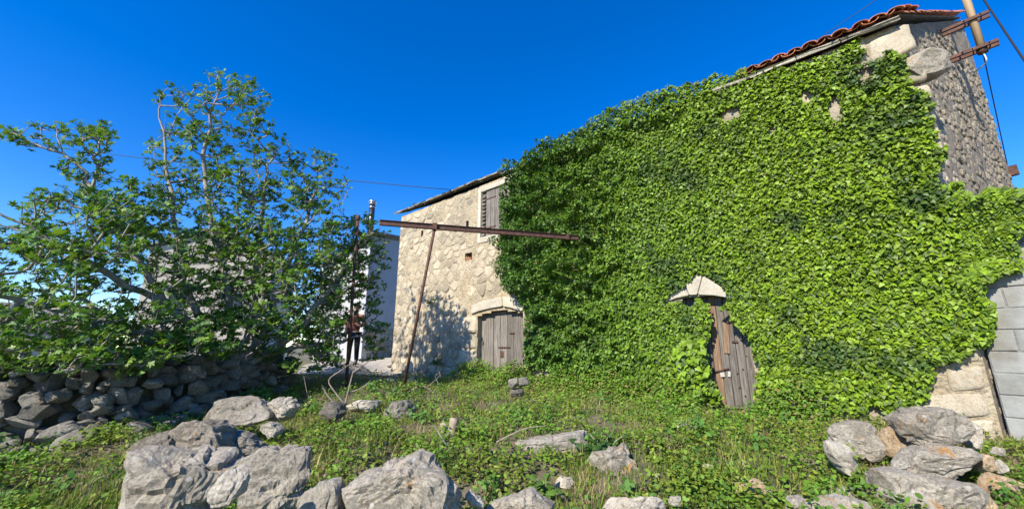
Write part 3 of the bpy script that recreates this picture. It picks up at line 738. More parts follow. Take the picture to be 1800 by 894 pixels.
# colour of the growth: darker mature ivy on the left, yellow-green young leaves on the right, dark old patches
young = np.clip(1-(s-2.0)/5.5, 0, 1)
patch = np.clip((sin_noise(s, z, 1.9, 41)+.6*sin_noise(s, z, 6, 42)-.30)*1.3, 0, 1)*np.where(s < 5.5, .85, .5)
def ivy_col(y, patch, n, g):
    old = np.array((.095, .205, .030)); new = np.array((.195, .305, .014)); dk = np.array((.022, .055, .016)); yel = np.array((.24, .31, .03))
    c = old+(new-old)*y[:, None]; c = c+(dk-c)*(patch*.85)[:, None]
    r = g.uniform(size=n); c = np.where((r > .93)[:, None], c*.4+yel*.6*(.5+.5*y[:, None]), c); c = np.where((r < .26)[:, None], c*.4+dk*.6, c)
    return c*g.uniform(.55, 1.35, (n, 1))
col = np.concatenate([ivy_col(young, patch, n, rng), ivy_col(np.ones(n2)*.95, np.clip(sin_noise(a2, z2_, 5, 4)-.5, 0, 1), n2, rng), ivy_col(np.ones(n3)*.85, np.zeros(n3), n3, rng)])
PA = np.concatenate([P, P2, P3]); NA = np.concatenate([Nn, N2, N3]); TA = np.concatenate([tip, t2, t3])
sc = np.concatenate([rng.uniform(.028, .070, n), rng.uniform(.045, .085, n2), rng.uniform(.07, .11, n3)])
X, Y, Zn = frames(NA, TA)
ivy = empty('ivy', fp(5, .6), 'thick green ivy climbing over most of the stone house front', 'ivy')
dist = np.linalg.norm(PA-np.array((0, 0, CZ)), axis=1); outer = np.concatenate([dep < .15, np.zeros(n2, bool), np.zeros(n3, bool)])
outer[n:n+n2] = True
cand = np.where(outer)[0]; pick = cand[np.argsort(dist[cand]/sc[cand])[:290]]; rest = np.ones(len(PA), bool); rest[pick] = False
V, F = scatter(IT, IF_, PA[rest], X[rest], Y[rest], Zn[rest], sc[rest])
iv0 = np.array(WL['ivy']); lv = link('leaves', mesh_np('leaves', V-iv0, F, np.repeat(col[rest], len(IT), 0)), M['ivy'], ivy, WL['ivy']); tag(lv, kind='stuff')
LM = []
for k in range(8):
    me = mesh_np('leaf', IT, IF_, col[pick[k*30]]); me.materials.append(M['ivy']); LM.append(me)
for i, k in enumerate(pick):
    o = link('leaf', LM[i % 8], None, ivy, PA[k]); o.scale = (sc[k],)*3
    o.rotation_euler = Matrix((Vector(X[k]), Vector(Y[k]), Vector(Zn[k]))).transposed().to_euler()
# woody stems against the wall
g = random.Random(4); SV = []; SF = []
for k in range(42):
    s_ = g.uniform(.6, 8.6)
    if abs(s_-(s2l+s2r)/2) < .75: continue
    z_ = .7; pts = []; dx = g.uniform(-.12, .12)
    for j in range(g.randrange(12, 30)):
        if z_ > z_eave(s_)-.1: break
        if not inside(IVY, np.array([s_-.25]), np.array([z_]))[0] or not inside(IVY, np.array([s_+.25]), np.array([z_]))[0]: break
        pts.append(fp(s_, z_, .03)); z_ += .17; s_ = max(.1, s_+dx+g.uniform(-.06, .06)); dx = dx*.9+g.uniform(-.03, .03)
    if len(pts) < 3: continue
    V_, F_ = tube(pts, [.02*(1-.7*i/len(pts)) for i in range(len(pts))], 5, False); nb = len(SV); SV += V_; SF += [tuple(q+nb for q in f) for f in F_]
link('stems', mesh_py('stems', [v-WL['ivy'] for v in SV], SF, True), M['bark'], ivy, WL['ivy'])

# ------------------------------------------------------------------ service mast on the gable
mp_ = lambda x, y: at_y(x, y, 6.1)
mast = empty('service_mast', mp_(1728, 92), 'wooden service mast on two rusty brackets beside the gable wall', 'mast')
mt = mp_(1697, -60); mb = mp_(1726, 86)
mt = Vector((mb.x, mb.y, mt.z))
tube_obj('mast_pole', [mb, mt], .055, M['mast'], mast, 10); tube_obj('end_cap', [mb-Vector((0, 0, .09)), mb+Vector((0, 0, .015))], .068, M['rust'], mast, 10)
for zz in (mb.z+.02, mb.z+.62):
    p1 = Vector((mb.x, mb.y, zz)); q = p1 + SN*.12 + SD*.10
    w = p1 - SN*((p1-CORNER).dot(SN)) + SD*(-.05); w.z = zz-.02
    dv = (p1-w); L = dv.length; dv.normalize()
    for sgn in (-1, 1):
        me = box_mesh('bracket', (L+.30, .045, .06), .004); me.transform(Matrix.Rotation(math.atan2(dv.y, dv.x), 4, 'Z')); side_v = Vector((-dv.y, dv.x, 0))
        link('bracket', me, M['rust'], mast, w+dv*(L/2+.05)+side_v*sgn*.078)
    for sgn in (-1, 1):
        pb = p1+dv*.10*sgn; sv = Vector((-dv.y, dv.x, 0)); tube_obj('bolt', [pb-sv*.12, pb+sv*.12], .01, M['rust'], mast, 6)
wq = on_plane(1692, 130, CORNER, SN)
pts = [mb-Vector((0, 0, .08)), mb+Vector((0, 0, -.28)), (mb+wq)/2+Vector((0, 0, -.22)), wq+SN*.12+Vector((0, 0, -.03)), wq]
def spline(P, n=8):
    out = []; P = [Vector(p) for p in P]
    for i in range(len(P)-1):
        a, b, c, d = P[max(i-1, 0)], P[i], P[i+1], P[min(i+2, len(P)-1)]
        for k in range(n):
            t_ = k/n; out.append(.5*((2*b)+(c-a)*t_+(2*a-5*b+4*c-d)*t_*t_+(3*b-a-3*c+d)*t_**3))
    return out+[P[-1]]
tube_obj('service_cable', spline(pts), .011, M['wcable'], mast, 6)
def wire(label, a, b, sag, rad, grp=None):
    pts = [a+(b-a)*t_/24 - Vector((0, 0, sag*4*(t_/24)*(1-t_/24))) for t_ in range(25)]
    return tag(tube_obj('overhead_wire', pts, rad, M['cable']), label, 'wire', grp)
wire('black wire dropping from the service mast to the far end of the gable', mb-Vector((0, 0, .05)), on_plane(1772, 296, CORNER, SN), 0, .008)
wire('thick black overhead wire passing in the sky right of the mast', at_y(1690, -60, 5.5), at_y(1830, 150, 4.4), .02, .012)
wire('thin black overhead wire above the roof tiles', at_y(1380, 105, 13.5), at_y(1580, -28, 11), .05, .012)
wire('thin black overhead wire running behind the fig tree to the slab roof', at_y(-200, 215, 17), at_y(800, 334, 15.2), .25, .014)
br = on_plane(1772, 302, CORNER, SN); me = box_mesh('wall_bracket', (.10, .16, .22), .012, .01); rotz(me, math.atan2(SD.y, SD.x)); tag(link('wall_bracket', me, M['rust'], None, br+SN*.06), 'small rusty wall bracket where the wire meets the far gable edge', 'bracket')

# ------------------------------------------------------------------ rusty pergola frame
pg = empty('pergola_frame', on_ground(707, 686), 'rusty steel pergola frame with a long beam and two thin posts', 'pergola')
HB = CZ+2.22
def at_h(x, y, h):
    d = ray(x, y); return Vector((0, 0, CZ))+d*((h-CZ)/d.z)
bl, brr = at_h(667, 391, HB), at_h(1017, 418, HB)
bdv = (brr-bl).normalized(); L = (brr-bl).length
def bar(name, a, b, w, h, mat, parent):
    d = b-a; L = d.length; me = box_mesh(name, (L, w, h), .004); d.normalize(); me.transform((Matrix.Rotation(math.atan2(d.y, d.x), 4, 'Z') @ Matrix.Rotation(-math.asin(d.z), 4, 'Y'))); return link(name, me, mat, parent, (a+b)/2)
up = Vector((0, 0, 1))
bar('beam_web', bl, brr, .012, .085, M['rust'], pg); bar('beam_flange', bl+up*.047, brr+up*.047, .065, .010, M['rust'], pg); bar('beam_flange', bl-up*.047, brr-up*.047, .065, .010, M['rust'], pg)
ptop = bl+bdv*((at_h(764, 399, HB)-bl).dot(bdv)); pbot = on_ground(707, 686); tube_obj('post', [pbot-up*.1, ptop-up*.02], .028, M['rust'], pg, 8)
bar('clamp', ptop-bdv*.04, ptop+bdv*.04, .10, .13, M['rust'], pg); cl = bl+bdv*(L-.25); bar('clamp', cl-bdv*.03, cl+bdv*.03, .09, .12, M['rust'], pg)
q = on_ground(608, 684); pt2 = at_y(629, 386, q.y); tube_obj('post', [q-up*.1, pt2], .034, M['rust'], pg, 8); tube_obj('post_cap', [pt2-up*.02, pt2+up*.10], .045, M['rust'], pg, 8)

# ------------------------------------------------------------------ boulders and rocks traced from their outlines
def rock(px, label, mat='boulder', Y=None, depth=.7, seed=1, k=4, amp=.085, name='boulder', group=None, ncut=9, sink=0):
    cx = sum(p[0] for p in px)/len(px); by = max(p[1] for p in px)
    if Y is None:
        p = on_ground(cx, min(by, 905)); Y = p.y
    pts = [at_y(x, y, Y) for x, y in px]; a = np.array([(p.x, p.z) for p in pts]); c = (a.min(0)+a.max(0))/2
    w, h = a.max(0)-a.min(0); Dp = depth*max(min(w, h*1.6), .5*w)*.5
    V, F = ico(k); r = np.random.default_rng(seed)
    # radius of the outline by angle
    th = np.linspace(-math.pi, math.pi, 181); rad = []
    for t_ in th:
        d = np.array((math.cos(t_), math.sin(t_))); best = 0
        for i in range(len(a)):
            p, q = a[i]-c, a[(i+1) % len(a)]-c; e = q-p; den = d[0]*e[1]-d[1]*e[0]
            if abs(den) < 1e-9: continue
            u = (p[0]*e[1]-p[1]*e[0])/den; s_ = (p[0]*d[1]-p[1]*d[0])/den
            if u > 0 and -1e-6 <= s_ <= 1+1e-6: best = max(best, u)
        rad.append(best)
    m_ = np.hypot(V[:, 0], V[:, 2]); an = np.arctan2(V[:, 2], V[:, 0]); rr_ = np.interp(an, th, rad)
    W = np.stack([np.cos(an)*rr_*m_**.72, np.sign(V[:, 1])*np.abs(V[:, 1])**.55*Dp, np.sin(an)*rr_*m_**.72], 1)
    for _ in range(ncut):
        nrm = r.normal(size=3); nrm[1] -= .9; nrm /= np.linalg.norm(nrm); pr = W@nrm; hh = pr.max()*r.uniform(.62, .88); e = pr-hh; W = W-np.where(e > 0, e, 0)[:, None]*nrm*.95
    for ax_, ext in ((0, w), (2, h)):
        lo, hi = W[:, ax_].min(), W[:, ax_].max(); W[:, ax_] = (W[:, ax_]-(lo+hi)/2)*(ext/(hi-lo))
    sz = (w*h)**.5; o = Vector(r.uniform(0, 90, 3)); out = []
    for v in W:
        p = Vector(v)/sz; nrm = Vector(v).normalized() if v.any() else Vector((0, 0, 1))
        f = -.05+noise.noise(p*2.2+o)*.4-(1-min(1, 5*abs(noise.noise(Vector((p.x*2.2+p.z*1.6, p.y*2.5, p.z*3.4-p.x*1.6))+o))))*.75+noise.noise(p*8+o)*.30-abs(noise.noise(p*15+o))*.42+noise.noise(p*32+o)*.26-abs(noise.noise(p*24+o))*.22
        out.append(Vector(v)+nrm*f*amp*sz)
    ob = link(name, mesh_py(name, out, F, False), M[mat], None, (c[0], Y+Dp*.15, c[1]-sink)); tag(ob, label, 'rock', group)
    return ob
rock([(188, 860), (205, 815), (225, 797), (262, 784), (300, 785), (345, 786), (385, 790), (408, 802), (410, 822), (396, 842), (382, 860), (372, 900), (376, 960), (200, 960)], 'biggest blocky grey boulder with orange lichen, beside the fallen stone wall', Y=2.85, depth=.5, seed=1, k=5)
rock([(224, 800), (240, 772), (262, 757), (285, 760), (302, 778), (308, 800), (280, 830), (230, 830)], 'rounded grey rock peeping out behind the biggest boulder, beside the grass', 'shadestone', Y=3.65, seed=2)
rock([(292, 780), (300, 752), (318, 739), (350, 735), (384, 744), (400, 762), (402, 790), (384, 815), (330, 815), (296, 805)], 'squarish grey rock with a shaded side resting on top behind the biggest boulder', 'shadestone', Y=3.75, seed=23)
rock([(398, 765), (420, 754), (446, 766), (468, 795), (440, 815), (400, 810)], 'dark brown rock wedged behind two boulders', 'wallstone', Y=3.95, seed=4)
rock([(418, 880), (426, 834), (416, 816), (450, 797), (490, 785), (526, 785), (541, 802), (544, 842), (536, 868), (520, 930), (440, 930)], 'upright grey boulder spotted with orange lichen and a dark right face', Y=2.95, depth=.5, seed=25, k=5)
rock([(368, 874), (372, 846), (390, 822), (410, 816), (428, 822), (438, 832), (426, 862), (402, 888), (380, 892)], 'smooth pale oblong stone wedged between two lichen covered boulders', 'palestone', Y=2.35, seed=6, depth=.6)
rock([(518, 890), (530, 864), (556, 847), (590, 840), (604, 846), (600, 882), (596, 950), (518, 950)], 'small pinkish grey rock between the upright boulder and the long boulder', 'palestone', Y=2.75, seed=7)
rock([(597, 895), (606, 862), (626, 846), (665, 822), (700, 806), (726, 795), (748, 792), (776, 806), (802, 816), (812, 842), (816, 868), (806, 894), (786, 950), (605, 950)], 'long sloping grey boulder with white spots and a dark crack', Y=2.8, depth=.75, seed=8, k=5)
rock([(816, 872), (826, 860), (852, 880), (850, 896), (822, 896)], 'small white angular stone next to the long sloping boulder', 'palestone', Y=2.9, seed=9, k=3)
rock([(846, 905), (870, 882), (908, 870), (924, 861), (942, 871), (962, 886), (980, 910), (900, 930)], 'low rough grey rock in the grass beyond the long boulder', Y=3.0, seed=10)
rock([(1062, 905), (1074, 878), (1105, 867), (1160, 870), (1176, 892), (1180, 920), (1080, 930)], 'flat whitish rock sunk in the turf', 'palestone', Y=3.15, seed=11)
rock([(1176, 886), (1182, 870), (1196, 872), (1198, 890)], 'fist sized pale stone beside the flat whitish rock', 'palestone', Y=3.2, seed=12, k=3)
rock([(1289, 856), (1296, 840), (1340, 846), (1372, 856), (1376, 878), (1350, 886), (1296, 872)], 'ochre cut stone lying on the grass', 'orangestone', seed=13)
rock([(1384, 900), (1392, 874), (1412, 870), (1430, 886), (1430, 905)], 'small brownish grey stone between the ochre stone and the low flat rock', seed=14, k=3, Y=3.35)
rock([(1432, 905), (1440, 878), (1480, 870), (1530, 884), (1550, 905), (1500, 930)], 'low flat grey rock in the grass before the rock pile', seed=15, Y=3.3)
rock([(1473, 868), (1480, 854), (1506, 858), (1510, 872), (1490, 878)], 'flat pale slab lying in grass behind the low flat rock', 'palestone', seed=16, k=3)
# pile by the corner
pile = [([(1468, 768), (1476, 748), (1500, 740), (1524, 741), (1544, 760), (1552, 790), (1560, 808), (1532, 814), (1500, 802), (1478, 788)], 'rounded speckled grey rock at the grassy end of the rock pile', 'boulder', 4.35),
        ([(1456, 782), (1462, 774), (1484, 778), (1496, 800), (1518, 816), (1512, 836), (1488, 834), (1470, 808)], 'pale wedge shaped stone leaning under the speckled rock', 'palestone', 4.2),
        ([(1553, 776), (1568, 748), (1592, 742), (1608, 772), (1604, 800), (1582, 812), (1560, 802)], 'ochre stone in the rock pile between two grey rocks', 'orangestone', 4.35),
        ([(1590, 762), (1594, 732), (1620, 718), (1665, 714), (1688, 730), (1704, 768), (1696, 782), (1650, 786), (1604, 786)], 'big rust stained grey rock on top of the rock pile', 'boulder', 4.35),
        ([(1694, 752), (1704, 740), (1722, 744), (1732, 764), (1724, 790), (1700, 790)], 'cream stone on the pile against the house corner', 'palestone', 4.45),
        ([(1590, 812), (1608, 788), (1660, 781), (1702, 786), (1728, 802), (1722, 834), (1704, 848), (1650, 846), (1600, 836)], 'broad pitted grey rock in the middle of the rock pile', 'boulder', 4.15),
        ([(1556, 832), (1590, 826), (1650, 842), (1712, 846), (1728, 858), (1726, 910), (1720, 950), (1575, 950), (1566, 870)], 'largest flat faced rock at the bottom of the rock pile', 'boulder', 3.85),
        ([(1722, 806), (1734, 796), (1748, 802), (1756, 822), (1738, 834), (1722, 826)], 'brownish rounded stone in the pile near the block wall', 'orangestone', 4.2),
        ([(1728, 858), (1748, 836), (1784, 832), (1794, 850), (1774, 872), (1744, 880)], 'two toned tan stone at the foot of the block wall', 'orangestone', 4.0),
        ([(1746, 798), (1752, 785), (1766, 787), (1766, 802)], 'small cream cobble at the foot of the block wall', 'palestone', 4.2),
        ([(1720, 885), (1728, 868), (1748, 872), (1766, 905), (1726, 910)], 'ochre rubble stone below the tan stone', 'orangestone', 3.8),
        ([(1566, 820), (1576, 808), (1598, 810), (1596, 828), (1574, 828)], 'small pink stone wedged under the ochre stone', 'palestone', 4.1),
        ([(1752, 812), (1768, 808), (1776, 822), (1764, 834), (1752, 828)], 'pale fist sized stone tucked beside the block wall', 'palestone', 4.15)]
for k, (px, lab, m, Y) in enumerate(pile): rock(px, lab, m, Y-(.2 if k < 3 else .38), .8, 40+k, 4 if k in (0, 3, 5, 6) else 3)
# middle ground
rock([(352, 738), (364, 712), (400, 698), (440, 696), (470, 708), (480, 732), (446, 750), (400, 752), (360, 750)], 'broad low grey rock at the foot of the dry stone wall', Y=4.9, seed=61)
rock([(458, 718), (478, 697), (510, 698), (524, 716), (506, 742), (470, 742)], 'cracked grey rock next to the broad low rock', Y=5.0, seed=62)
rock([(452, 752), (468, 740), (492, 744), (498, 764), (470, 772)], 'small pale stone below the cracked rock', 'palestone', Y=4.7, seed=63, k=3)
rock([(556, 724), (576, 704), (600, 710), (606, 736), (578, 746)], 'greyish tuft covered stone behind the bare sapling', 'wallstone', Y=5.6, seed=64, k=3)
rock([(668, 726), (684, 706), (716, 702), (730, 722), (716, 742), (678, 742)], 'grey stone half sunk in grass before the pergola post', 'wallstone', Y=6.2, seed=65)
rock([(604, 716), (628, 702), (664, 704), (668, 718), (630, 724)], 'flat pale stone lying between bare sapling and pergola post', 'palestone', Y=6.4, seed=66, k=3)
rock([(900, 788), (912, 768), (960, 753), (1034, 741), (1044, 762), (1000, 782), (930, 792)], 'long flat pale rock slab at the edge of the bank', 'palestone', seed=67, amp=.05, sink=.10)
rock([(1030, 778), (1062, 752), (1104, 750), (1128, 776), (1124, 808), (1080, 816), (1046, 806)], 'broken rock outcrop in the grassy bank', 'boulder', seed=68, amp=.12, sink=.14)
rock([(1183, 750), (1194, 738), (1216, 738), (1222, 754), (1204, 760)], 'white stone on the grass before the half covered door', 'lintel', seed=69, k=3)
rock([(976, 852), (984, 838), (1006, 837), (1016, 852), (996, 860)], 'pale round stone sticking out of the weeds', 'palestone', seed=70, k=3)
for k, (x0, y0, x1, y1, lab) in enumerate([(893, 664, 911, 682, 'broken grey block fragment by the bare door, left of two more'), (911, 662, 930, 680, 'broken grey block fragment topmost in the heap by the bare door'), (896, 681, 922, 698, 'broken grey block fragment underneath the heap by the bare door')]):
    rock([(x0, y1), (x0, y0+2), (x1-2, y0), (x1, y1-2)], lab, 'wallstone', 7.9+.05*k, .9, 80+k, 3, .03, 'block_fragment', None, 5)
# rubble steps by the path
for k in range(22):
    x = random.uniform(640, 850); y = 640+random.uniform(0, 34)*(1 if x < 780 else .9); p = on_ground(x, y); sz = random.uniform(.16, .38)
    o = stone_obj('rubble_stone', None, p+Vector((0, 0, .02)), (sz, sz*.8, sz*.5), random.uniform(0, 6), M['palestone' if k % 3 else 'wallstone'], k); tag(o, 'rubble stone in the heap at the foot of the bare wall', 'rock', 'rubble stones below the bare stone wall')
for k in range(34):
    x = random.uniform(480, 1540); y = random.uniform(735, 880); p = on_ground(x, y); sz = random.uniform(.05, .13)
    o = stone_obj('pebble', None, p+Vector((0, 0, .01)), (sz, sz*.9, sz*.6), random.uniform(0, 6), M['palestone'], k); tag(o, 'small loose stone half buried in the grass', 'stone', 'loose stones in the grass')

# ------------------------------------------------------------------ dry stone wall
dw = empty('dry_stone_wall', (WP[3][0], WP[3][1], ground(WP[3][0]+.3, WP[3][1]-.3)), 'old dry stone wall of grey stones under the fig tree', 'wall')
seg = []; acc = 0
for i in range(len(WP)-1):
    d = WP[i+1]-WP[i]; L = np.hypot(*d); seg.append((acc, L, WP[i], d/L)); acc += L
def wpt(tt, back, z):
    for a, L, p, d in seg:
        if tt <= a+L or a == seg[-1][0]:
            u = tt-a; q = p+d*u; nb_ = np.array((-d[1], d[0])); q = q+nb_*back; return Vector((q[0], q[1], z)), math.atan2(d[1], d[0])
rs = random.Random(77); tmin = 2.2; cnt = 0
for layer, back0 in ((0, .0), (1, .34)):
    z = -.05; row = 0
    while z < 1.35:
        h = rs.uniform(.11, .21); tt = tmin + rs.uniform(0, .3)
        while tt < acc+.1:
            w = rs.uniform(.12, .29)
            if rs.random() < .12: w *= 1.35
            p, an = wpt(min(tt+w/2, acc), back0+z*.16, 0); front, _ = wpt(min(tt+w/2, acc), -.25, 0); gz_ = ground(front.x, front.y)
            top = CZ-.12-.18*max(0, (tt-5)/(acc-5))+.10*math.sin(tt*2.1)
            if layer == 1 and z < top-gz_-.4: tt += w; continue
            if gz_+z+h*.5 < top:
                o = stone_obj('stone', dw, Vector((p.x, p.y, gz_+z+h/2))+Vector((rs.uniform(-.07, .07), rs.uniform(-.07, .07), rs.uniform(-.04, .04))), (w*1.12, rs.uniform(.26, .40), h*rs.uniform(1.0, 1.6)), an+rs.uniform(-.35, .35), M['wallstone'], rs.randrange(14), .34); cnt += 1
            tt += w
        z += h*.92; row += 1
# slumped stones in front of the wall
for k in range(48):
    tt = rs.uniform(2.6, 7.2); bk = -abs(rs.gauss(.18, .22))-.12; p, an = wpt(tt, bk, 0); sz = rs.uniform(.14, .36); gz_ = ground(p.x, p.y)
    o = stone_obj('fallen_stone', None, Vector((p.x, p.y, gz_+sz*.16+max(0, .28+bk)*.8)), (sz*1.2, sz*.9, sz*.75), rs.uniform(0, 6), M['wallstone'], rs.randrange(14), .4); tag(o, 'fallen grey stone slumped at the foot of the dry stone wall', 'rock', 'stones fallen from the dry stone wall')
print('facade stones', nst, 'dry wall stones', cnt)

# ------------------------------------------------------------------ fig tree
tree_base = Vector((-5.05, 7.35, ground(-5.05, 7.35)-.02))
fig = empty('fig_tree', tree_base, 'large spreading fig tree growing on top of the dry stone wall', 'tree')
nodes = [tree_base.copy()]; par = [-1]
def add_limb(start, pts):
    P = [nodes[start]] + [at_y(*p) for p in pts]; sm = spline(P, 5); cur = start; L = 0
    for i in range(1, len(sm)):
        if (sm[i]-nodes[cur]).length > .12:
            j = Vector((random.gauss(0, .025), random.gauss(0, .025), random.gauss(0, .02))); nodes.append(sm[i]+j); par.append(cur); cur = len(nodes)-1
    return cur
def near_node(p): return min(range(len(nodes)), key=lambda i: (nodes[i]-p).length_squared)
add_limb(0, [(405, 560, 7.4), (395, 480, 7.4), (372, 390, 7.4), (358, 280, 7.5), (385, 160, 7.6)])
add_limb(0, [(440, 560, 7.5), (448, 480, 7.7), (458, 390, 7.8), (474, 290, 7.8)])
add_limb(0, [(470, 570, 7.7), (500, 480, 7.9), (535, 400, 8.1), (560, 310, 8.2)])
add_limb(0, [(510, 590, 7.8), (570, 520, 8.3), (620, 450, 8.7), (650, 420, 8.9)])
k = add_limb(0, [(350, 585, 7.0), (290, 530, 6.6), (225, 430, 6.3), (165, 330, 6.1), (110, 270, 6.0), (0, 228, 5.8)])
add_limb(near_node(at_y(165, 330, 6.1)), [(170, 280, 6.1), (178, 220, 6.2)])
add_limb(near_node(at_y(110, 270, 6.0)), [(100, 235, 6.0), (98, 210, 6.0)])
add_limb(0, [(330, 600, 6.8), (210, 575, 6.0), (100, 545, 5.3), (0, 520, 4.9), (-80, 500, 4.7)])
add_limb(0, [(340, 540, 7.2), (318, 430, 7.3), (295, 320, 7.3), (280, 190, 7.3)])
add_limb(near_node(at_y(290, 530, 6.6)), [(170, 470, 5.8), (70, 410, 5.3), (-20, 360, 5.0)])
add_limb(0, [(520, 610, 7.8), (600, 600, 8.4), (650, 580, 8.8)])
lobes = [(60, 630, 120, 28, 4.5, 5.1, 26), (200, 632, 90, 24, 5.0, 5.5, 20), (330, 610, 80, 26, 5.8, 6.6, 18), (190, 350, 55, 45, 5.9, 6.6, 16), (150, 300, 45, 35, 5.9, 6.4, 10), (240, 390, 60, 60, 6.2, 7.2, 24), (490, 480, 130, 100, 7.2, 9.0, 70), (600, 500, 75, 110, 8.5, 9.6, 44), (330, 380, 120, 80, 6.8, 8.2, 40), (640, 590, 45, 50, 8.6, 9.5, 16), (600, 470, 50, 70, 8.6, 9.6, 24), (560, 560, 50, 80, 8.0, 9.4, 24), (375, 190, 100, 62, 7.0, 8.4, 40), (430, 160, 25, 25, 7.4, 7.9, 6), (335, 290, 80, 80, 6.8, 8.3, 44), (445, 280, 65, 80, 7.0, 8.4, 36), (560, 320, 55, 58, 7.6, 8.9, 30), (500, 400, 110, 85, 7.0, 8.9, 62), (640, 440, 45, 62, 8.6, 9.5, 34),
         (595, 560, 70, 90, 8.3, 9.6, 60), (420, 480, 120, 100, 6.5, 8.4, 100), (140, 400, 120, 72, 5.0, 7.2, 80), (55, 480, 110, 90, 4.6, 6.8, 84), (230, 470, 110, 110, 5.5, 7.4, 92), (90, 240, 95, 22, 5.6, 6.4, 17), (178, 255, 18, 40, 5.9, 6.4, 8),
         (80, 590, 130, 55, 4.6, 6.0, 70), (250, 590, 120, 48, 5.4, 6.9, 56), (530, 600, 90, 52, 7.0, 8.4, 50), (-90, 450, 70, 110, 4.6, 6.4, 50), (370, 590, 80, 40, 6.6, 7.4, 24), (430, 420, 200, 150, 7.6, 9.6, 50)]
tips = []; g = random.Random(12)
for cx, cy, rx, ry, y0, y1, n_ in lobes:
    for _ in range(int(n_*(2.2 if cx < 260 else 3.5 if cy > 360 else 2.7))):
        while True:
            u, v = g.uniform(-1, 1), g.uniform(-1, 1)
            if u*u+v*v < 1: break
        p = at_y(cx+u*rx, cy+v*ry, g.uniform(y0, y1))
        px_, py_ = cx+u*rx, cy+v*ry
        if 600 < px_ < 642 and 528 < py_ < 645 and (py_ > 572 or g.random() < .65): continue                # an opening in the crown by the path
        if p.z > ground(p.x, p.y)+.15: tips.append(p)
NP = np.zeros((60000, 3)); NP[:len(nodes)] = np.array(nodes); nN = len(nodes)
best = np.array([np.min(((NP[:nN]-np.array(p))**2).sum(1)) for p in tips]); order = np.argsort(best)
tipn = []
for i in order:
    p = tips[i]; Q_ = NP[:nN]; d2 = ((Q_-np.array(p))**2).sum(1)
    # prefer joints that lie below the tip
    pen = np.sqrt(d2)+.55*np.clip(Q_[:, 2]-p.z+.1, 0, None); j = int(np.argmin(pen)); a = nodes[j]; L = (p-a).length
    mid = Vector((a.x+(p.x-a.x)*.68, a.y+(p.y-a.y)*.68, a.z+(p.z-a.z)*.40-.08*L))+Vector((g.gauss(0, .08)*L, g.gauss(0, .08)*L, 0)); m = max(2, int(L/.16)); cur = j
    for q in range(1, m+1):
        u = q/m; w_ = (1-u)**2*a+2*u*(1-u)*mid+u*u*p
        if q < m: w_ += Vector((g.gauss(0, .012), g.gauss(0, .012), g.gauss(0, .012)))
        nodes.append(w_); par.append(cur); cur = len(nodes)-1; NP[nN] = w_; nN += 1
    tipn.append(cur)
cntn = np.zeros(len(nodes))
for i in tipn: cntn[i] += 1
for i in range(len(nodes)-1, 0, -1): cntn[par[i]] += max(cntn[i], .3)
rad = .0052*np.maximum(cntn, .6)**.41
V = []; F = []
for i in range(1, len(nodes)):
    a, b = nodes[par[i]], nodes[i]; ra = min(rad[par[i]], rad[i]*1.35); kk = 7 if rad[i] > .03 else 5 if rad[i] > .012 else 4
    d = (b-a).normalized(); t_, f_ = tube([a-d*ra*.3, b], [ra, rad[i]], kk, False); nb = len(V); V += t_; F += [tuple(q+nb for q in f) for f in f_]
link('trunk', mesh_py('trunk', [v-tree_base for v in V], F, True), M['bark'], fig, tree_base)
# leaves: lobed, in whorls at the shoot tips
def polar(pairs):
    h = [(math.sin(R(a))*r_, math.cos(R(a))*r_) for a, r_ in pairs]; return h
half = [(0, 1.0), (16, .66), (26, .42), (40, .80), (52, .86), (64, .52), (76, .36), (98, .58), (125, .50), (155, .20)]
pr = polar(half); bd_ = pr+[(-x, y) for x, y in pr[:0:-1]]
FT = [(0, .12, .03)]+[(x, y+.12, -.16*(x*x+.6*y*y)) for x, y in bd_]; nbd = len(bd_); FF = [(0, i+1, (i+1) % nbd+1) for i in range(nbd)]
LP = []; LN = []; LT = []; LS = []; LC = []; PV = []; PF = []
for i in tipn:
    p = nodes[i]; d = (p-nodes[par[i]]).normalized(); n_ = g.randrange(6, 11); size = g.uniform(.045, .095)*(.9 if p.y < 6 else 1); c = np.array((.080, .175, .024))*g.uniform(.75, 1.35)
    if g.random() < .3: c = np.array((.16, .27, .035))*g.uniform(.8, 1.2)
    k0 = i
    for q in range(n_):
        if q > 4 and par[k0] > 0 and cntn[par[k0]] < 3: k0 = par[k0]
        o_ = nodes[k0]; th_ = g.uniform(0, 6.28); out_ = Vector((math.cos(th_), math.sin(th_), g.uniform(-.1, 1.1))); out_ = (out_+d*.5).normalized()
        pl = g.uniform(.04, .11); b_ = o_+out_*pl; up_ = Vector((0, 0, 1))*g.uniform(.0, .8)-out_*g.uniform(-.4, .6)+Vector((g.gauss(0, .5), g.gauss(0, .5), 0))+SUNV*.55
        LP.append(b_); LN.append(up_); LT.append(out_+Vector((0, 0, g.uniform(-.6, .5)))); LS.append(size*g.uniform(.6, 1.15)); LC.append(c*g.uniform(.8, 1.25))
        t_, f_ = tube([o_, b_], .0028, 3, False); nb = len(PV); PV += t_; PF += [tuple(q_+nb for q_ in f) for f in f_]
LP = np.array(LP); LS = np.array(LS); LC = np.array(LC); X, Y, Zn = frames(np.array(LN), np.array(LT))
crown = bpy.data.objects.new('crown', bpy.data.meshes.new('crown'))
dist = np.linalg.norm(LP-np.array((0, 0, CZ)), axis=1)/LS
u_ = LP[:, 0]/LP[:, 1]; vis = (u_ > -1.22); dist = np.where(vis, dist, 1e9); pick = np.argsort(dist)[:290]; rest = np.ones(len(LP), bool); rest[pick] = False
V, F = scatter(FT, FF, LP[rest], X[rest], Y[rest], Zn[rest], LS[rest]); tb = np.array(tree_base)
